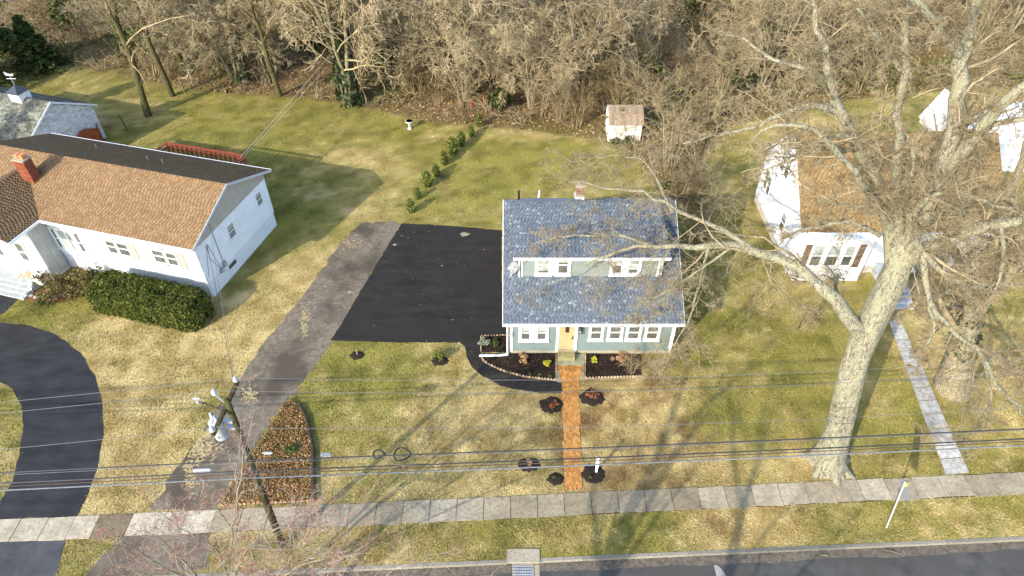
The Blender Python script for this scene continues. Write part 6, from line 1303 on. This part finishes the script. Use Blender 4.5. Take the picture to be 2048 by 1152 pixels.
for px, py, lab, s in ((1232, 292, 'left one of two low evergreen shrubs in front of the garden shed', .7), (1262, 292, 'right one of two low evergreen shrubs in front of the garden shed', .75), (1345, 380, 'green shrub in the shade behind the sage house', .9)):
    bush('evergreen_shrub', lab, 'shrub', G(px, py), (s, s, s), 320, .14, HOLLY, seed=int(px))
# big conifer top left
def conifer(label, loc, h, r, n, seed, name='evergreen_tree'):
    rng = np.random.default_rng(seed); o = thing(name, label, 'tree', tuple(loc)); V, F = tubes(np.array([[[0, 0, 0], [0, 0, h * .5], [.1, 0, h]]]), np.array([[.35, .2, .03]]), 8); link('trunk', mesh_np('trunk', V, [F], smooth=True), BARK_MOSS, o)
    nb = 120; zb = h * (.08 + .9 * rng.random(nb) ** 1.2); az = rng.uniform(0, 6.28, nb); L = r * (1.05 - zb / h) * rng.uniform(.7, 1.1, nb); t = np.linspace(0, 1, 6)
    Pb = np.stack([L[:, None] * t * np.cos(az)[:, None], L[:, None] * t * np.sin(az)[:, None], zb[:, None] - .22 * L[:, None] * t ** 1.5 + .15 * L[:, None] * t], -1); V, F = tubes(Pb, np.linspace(.05, .012, 6)[None] * np.ones((nb, 1)), 4)
    link('branches', mesh_np('branches', V, [F]), BARK_MOSS, o)
    i = rng.integers(0, nb, n); tt = rng.random(n) ** .6; C = np.stack([L[i] * tt * np.cos(az[i]), L[i] * tt * np.sin(az[i]), zb[i] - .22 * L[i] * tt ** 1.5 + .15 * L[i] * tt], -1) + rng.normal(0, .16, (n, 3)) * (.5 + L[i][:, None] * .35); V, F = leaves(C, .34, rng, .35)
    link('foliage', mesh_np('foliage', V, [F], {'rnd': ('FACE', 'FLOAT', np.clip(.5 * rng.random(len(F)) + .5 * (np.sin(i * 1.7) * .5 + .5), 0, 1))}), mat_attr('conifer_needles', [(0, (.022, .038, .010)), (.6, (.055, .08, .018)), (1, (.13, .14, .03))], grain=3, gamt=.25), o); return o
conifer('tall dark evergreen tree at the left edge behind the garage', G(-10, 165), 10.5, 5.2, 16000, 5)
conifer('unseen evergreen tree beyond the left end of the ranch house, added for its shade', (-46.5, 36.5, 0), 13, 4.6, 14000, 8)  # out of view, added so its shadow covers the left back lawn
conifer('unseen evergreen tree beside the garage beyond the left edge, added for its shade', (-53, 41, 0), 14, 4.8, 14000, 9)  # second unseen evergreen, added to widen that lawn shadow
conifer('smaller dark evergreen tree right of the tall one behind the garage', G(85, 138), 5.2, 2.6, 5000, 6)
# arborvitae row
rng = np.random.default_rng(3)
row = ((823, 425), (836, 398), (855, 374), (873, 353), (889, 329), (906, 309), (923, 292), (943, 273), (959, 253))
ARB = mat_attr('arborvitae_spray', [(0, (.045, .065, .012)), (.6, (.10, .12, .022)), (1, (.19, .19, .04))], grain=5, gamt=.2)
def arb_mesh(seed, h=1.35):
    rng = np.random.default_rng(seed); n = 620; z = h * rng.random(n); prof = .34 * np.sin(np.pi * np.clip(z / h * .82 + .14, 0, 1)) ** .8; a = rng.uniform(0, 6.28, n); r_ = prof * (.55 + .5 * rng.random(n)) * (1 + .25 * np.sin(a * 3 + z * 6)); C = np.stack([r_ * np.cos(a), r_ * np.sin(a), z + .04], 1); C += rng.normal(0, .06, C.shape); C[:, 2] = np.maximum(C[:, 2], .03); V, F = leaves(C, .13, rng); return mesh_np('foliage', V, [F], {'rnd': ('FACE', 'FLOAT', rng.random(len(F)))})
ams = [arb_mesh(s) for s in (1, 2, 3)]; Vt, Ft = tubes(np.array([[[0, 0, -.02], [0, 0, .5], [0, 0, 1.0]]]), np.array([[.03, .02, .01]]), 6); amt = mesh_np('stem', Vt, [Ft])
names_ = ['nearest the parking pad', 'second from the parking pad', 'third from the parking pad', 'fourth from the parking pad', 'fifth, middle of the row', 'fourth from the woods', 'third from the woods', 'second from the woods', 'at the woods end']
for k, (px, py) in enumerate(row):
    s = (.85, .68, 1.0, .8, .85, 1.1, .95, .75, .85)[k]; o = thing('arborvitae', 'young arborvitae in the lawn row, ' + names_[k], 'shrub', tuple(G(px, py)), 'arborvitae row across the back lawn'); o.scale = (s, s, s); o.rotation_euler = (0, 0, k * 1.3)
    link('foliage', ams[k % 3], ARB, o); link('stem', amt, BARK_MOSS, o)
# mulch rings and their plants
ringlab = ('black mulch ring round the sapling near the old driveway', 'black mulch ring round the small evergreen by the parking pad', 'black mulch ring left of the brick walk below the asphalt path', 'black mulch ring right of the brick walk nearest the house', 'black mulch ring left of the brick walk under the cables', 'small black mulch ring left of the brick walk nearest the sidewalk', 'black mulch ring round the white sign post')
def mound(name, label, x, y, rx, ry, m_, h=.09):
    mm = MB(); c_ = mm.pts([(x, y, h)]); prev = None; R2 = random.Random(int(x * 100))
    rings_ = []
    for f, z in ((.45, h * .95), (.8, h * .6), (1.0, .0)):
        rings_.append(mm.pts([(x + rx * f * math.cos(t) * (1 + .1 * R2.gauss(0, 1) * f), y + ry * f * math.sin(t) * (1 + .1 * R2.gauss(0, 1) * f), z + R2.gauss(0, .012)) for t in np.linspace(0, 2 * math.pi, 25)[:-1]]))
    for j in range(24): mm.F.append([c_[0], rings_[0][j], rings_[0][(j + 1) % 24]])
    for a_, b_ in zip(rings_, rings_[1:]):
        for j in range(24): mm.F.append([a_[j], b_[j], b_[(j + 1) % 24], a_[(j + 1) % 24]])
    return tag(mm.build(name, m_), label, 'mulch ring')
for (x, y, rx, ry), lab in zip(rings, ringlab): mound('mulch_ring', lab, x, y, rx, ry, MULCH)
GOLD = mat_attr('gold_leaf', [(0, (.36, .34, .02)), (1, (.62, .58, .06))], grain=5, gamt=.1)
SAGEL = mat_attr('sage_leaf', [(0, (.16, .22, .13)), (1, (.34, .40, .27))], grain=5, gamt=.1)
DRYL = mat_attr('dry_leaf', [(0, (.28, .15, .07)), (1, (.50, .32, .17))], grain=5, gamt=.1)
REDL = mat_attr('russet_leaf', [(0, (.16, .05, .02)), (1, (.34, .13, .06))], grain=5, gamt=.1)
small = ((1094, 730, .28, GOLD, 'round golden shrub in the dark bed left of the brick walk', .3), (1188, 722, .28, GOLD, 'round golden shrub in the dark bed right of the brick walk', .26), (1048, 722, .42, DRYL, 'dry tan perennial clump in the bed below the paired windows', .3), (968, 690, .36, SAGEL, 'pale grey green plant at the outer corner of the small side bed', .4), (990, 688, .3, LAUREL, 'green clump inside the small side bed', .3), (1240, 720, .45, DRYL, 'dry brown clump in the bed right of the brick walk', .3),
  (1018, 745, .16, LAUREL, 'tiny green clump in the bed near the edging, first from the left', .12), (1060, 750, .18, LAUREL, 'tiny green clump in the bed near the edging, second from the left', .13), (1080, 752, .15, LAUREL, 'tiny green clump in the bed near the edging, third from the left', .11), (1100, 754, .15, LAUREL, 'tiny green clump in the bed near the edging, nearest the brick walk', .11),
  (880, 720, .42, ARB, 'small yellow green evergreen in a mulch ring by the parking pad', .75), (1106, 813, .3, REDL, 'russet dry plant in the mulch ring left of the brick walk', .2), (1186, 792, .36, REDL, 'russet twiggy plant in the mulch ring right of the brick walk', .22), (1058, 928, .24, DRYL, 'dry straw clump in the mulch ring under the cables', .3), (1108, 956, .12, LAUREL, 'tiny green plant in the small mulch ring nearest the sidewalk', .12), (1180, 957, .12, LAUREL, 'tiny green plant at the foot of the white sign post', .12),
  (585, 905, .5, LAUREL, 'green young shrub rising from the russet ivy bed', .55))
for k, (px, py, r_, m_, lab, h) in enumerate(small): bush('garden_plant', lab, 'plant', G(px, py) + [0, 0, .03], (r_, r_, h), 160 if r_ < .25 else 330, .05 if r_ < .25 else .07, m_, seed=400 + k)
o = thing('sapling', 'thin staked sapling with a pale trunk in a mulch ring near the old driveway', 'sapling', tuple(G(715, 711)))
c = G(715, 711); MB().tube([c, c + [.0, 0, .5], c + [.03, 0, .85]], [.03, .025, .01], 6).build('trunk', TWIG_TAN, o)
V, F = leaves(np.array([[.02, 0, .7]]) + rng.normal(0, .1, (60, 3)), .06, rng); link('foliage', mesh_np('foliage', V, [F], {'rnd': ('FACE', 'FLOAT', rng.random(len(F)))}), ARB, o)
# leaf cover in the ivy bed
x, y = scatter(ivy_bed, 40000); C = np.stack([x, y, .03 + .16 * rng.random(len(x))], 1); V, F = leaves(C, .075, rng, .3)
link_np('ivy_cover', V, [F], mat_attr('russet_ivy', [(0, (.09, .10, .022)), (.3, (.20, .11, .04)), (.6, (.34, .185, .07)), (1, (.50, .36, .18))], grain=3, gamt=.25), None, 'stuff', {'rnd': ('FACE', 'FLOAT', np.clip(rng.random(len(F)) * .8 + .3 * (vnoise(x, y, .8) - .3), 0, 1))})
# mulch chips in the beds
for pl, nm in ((front_bed, 6000), (right_bed, 4000), (side_bed, 2000)):
    x, y = scatter(pl, nm); C = np.stack([x, y, .04 + .03 * rng.random(len(x))], 1); V, F = leaves(C, .055, rng, .5); link_np('mulch_chips', V, [F], mat_attr('mulch_chip', [(0, (.012, .008, .006)), (.85, (.05, .032, .022)), (1, (.16, .09, .05))], grain=5), None, 'stuff', {'rnd': ('FACE', 'FLOAT', rng.random(len(F)))})
# clipped hedge in front of the ranch house
rng = np.random.default_rng(41)
hedge = thing('hedge', 'long clipped dark green hedge in front of the ranch house windows', 'hedge', RT(3, -2, 0))
hu0, hu1 = -1.0, 7.0; hc, hw, hh = -2.05, 1.15, 1.9
def hedge_pt(n):
    u = rng.uniform(hu0, hu1, n); t = rng.uniform(-.25, math.pi + .25, n); e = np.minimum(1, np.minimum(u - hu0, hu1 - u) / 1.0); e = np.sqrt(np.clip(1 - (1 - np.clip(e, 0, 1)) ** 2, 0.02, 1))
    ct, st = np.cos(t), np.sin(t); v = hc + hw * np.sign(ct) * np.abs(ct) ** .55 * e; z = hh * np.clip(np.sign(st) * np.abs(st) ** .5, 0, 1) * (.55 + .45 * e) * (.90 + .12 * vnoise(u * 1.0, v, .8) + .07 * vnoise(u + 7, v, .3)); low = st < .05; z = np.where(np.abs(ct) > .8, rng.uniform(.05, 1, n) * hh * .86 * (.6 + .4 * e), z); return u, v, z
u, v, z = hedge_pt(44000); C = np.stack([RP0[0] + u * RU[0] + v * RV[0], RP0[1] + u * RU[1] + v * RV[1], z], 1) + rng.normal(0, .06, (44000, 3)); C[:, 2] = np.maximum(C[:, 2], .03); V, F = leaves(C, .085, rng)
HEDGE = mat_attr('yew_leaf', [(0, (.030, .042, .008)), (.5, (.08, .095, .015)), (.88, (.155, .16, .030)), (1, (.26, .20, .06))], grain=3, gamt=.3)
link_np('foliage', V, [F], HEDGE, hedge, None, {'rnd': ('FACE', 'FLOAT', np.clip(rng.random(len(F)) * .75 + .35 * (vnoise(u, z + v, .35) - .3), 0, 1))})
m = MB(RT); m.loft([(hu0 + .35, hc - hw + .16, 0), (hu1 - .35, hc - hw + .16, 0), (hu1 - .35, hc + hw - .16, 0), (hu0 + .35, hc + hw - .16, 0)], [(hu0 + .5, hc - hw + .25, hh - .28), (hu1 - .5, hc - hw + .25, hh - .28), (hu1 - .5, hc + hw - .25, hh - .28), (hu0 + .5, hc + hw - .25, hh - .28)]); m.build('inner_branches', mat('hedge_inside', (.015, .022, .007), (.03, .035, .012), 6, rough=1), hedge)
bush('shrub', 'loose brownish green shrub beside the ranch house porch', 'shrub', RT(8.9, -2.3, 0), (1.7, 1.6, 1.7), 2600, .12, mat_attr('bronze_leaf', [(0, (.05, .045, .012)), (.6, (.13, .10, .035)), (1, (.24, .17, .07))], grain=4), seed=61)
bush('shrub', 'small bright shrub at the foot of the ranch house porch rail', 'shrub', RT(9.9, -3.4, 0), (.7, .6, .8), 600, .08, LAUREL, seed=62)
bush('shrub', 'low green shrub at the left end of the ranch hedge', 'shrub', RT(8.2, -.9, 0), (.8, .6, 1.2), 500, .09, HOLLY, seed=63)
c = G(68, 588); o = thing('yard_sign', 'small round security sign in the red mulch bed', 'sign', tuple(c)); MB().tube([c, c + [0, 0, .45]], .012, 5).build('stake', STEEL, o); MB().tube([c + [0, .0, .5], c + [-.01, -.03, .52]], .15, 8).build('plate', mat('sign_white', (.6, .6, .68)), o)

# ---- grass tufts over the lawns (short winter turf)
rng = np.random.default_rng(9)
n = 400000; pxs = rng.uniform(-40, 2090, n); pys = rng.uniform(120, 1165, n); d = CAMH / (math.sin(TH) + (pys - 576) / FPX * math.cos(TH)); x = (pxs - 1024) / FPX * d; y = d * (math.cos(TH) - (pys - 576) / FPX * math.sin(TH))
ok = (y > kerb_y(x) + .2) & ~((y > walk_front(x) - .01) & (y < walk_back(x) + .01)) & ~in_poly(x, y, woods_edge)
_jx, _jy = x + rng.normal(0, .05, n), y + rng.normal(0, .05, n)
for pl in exclude: ok &= ~in_poly(_jx, _jy, pl)
for rx_, ry_, a_, b_ in rings: ok &= ((x - rx_) / a_) ** 2 + ((y - ry_) / b_) ** 2 > 1
x, y, d = x[ok], y[ok], d[ok]; N = len(x); colr, tt = lawn_colour(x, y); colr = colr * rng.uniform(.84, 1.22, (N, 1))
sz = .018 + .0008 * d; hgt = rng.uniform(.010, .036, N) * (1 + .5 * vnoise(x, y, 1.2)); a = rng.uniform(0, 6.28, N)
tri_v = []
for q in range(2):
    b = a + q * 2.1 + rng.normal(0, .3, N); lx, ly = np.cos(b), np.sin(b); w = sz * rng.uniform(.6, 1.2, N); lean_x, lean_y = rng.normal(0, .035, N), rng.normal(0, .035, N)
    tri_v.append(np.stack([np.stack([x - lx * w, y - ly * w, np.zeros(N) + .002], 1), np.stack([x + lx * w, y + ly * w, np.zeros(N) + .002], 1), np.stack([x + lean_x, y + lean_y, hgt], 1)], 1))
V = np.stack(tri_v, 1).reshape(-1, 3); F = np.arange(len(V)).reshape(-1, 3); CC = np.concatenate([np.repeat(colr, 6, 0), np.ones((N * 6, 1))], 1)
link_np('grass', V, [F], mat_col('grass_blade', gamt=.15), None, 'stuff', {'col': ('POINT', 'FLOAT_COLOR', CC)})
# litter: sticks by the kerb and a few scraps on the lawn
for px, py, L_, an, lab in ((1560, 1120, .35, .9, 'dry stick lying in the gutter by the kerb, leftmost of three'), (1650, 1112, .3, -.2, 'dry stick lying in the gutter by the kerb, middle of three'), (1785, 1105, .7, -.3, 'longest dry stick in the gutter by the kerb'), (1713, 1050, .3, 1.0, 'short stick on the grass verge left of the traffic sign'), (1708, 912, .5, -.7, 'broken stick on the lawn right of the huge tree foot')):
    c = G(px, py, road_z if py > 1095 else 0) + [0, 0, .04]; dv = np.array([math.cos(an), math.sin(an), 0]) * L_; m = MB(); m.tube([c - dv * .5, c + [0, .03, .01], c + dv * .5], [.022, .02, .01], 5); tag(m.build('stick', TWIG_TAN), lab, 'stick')
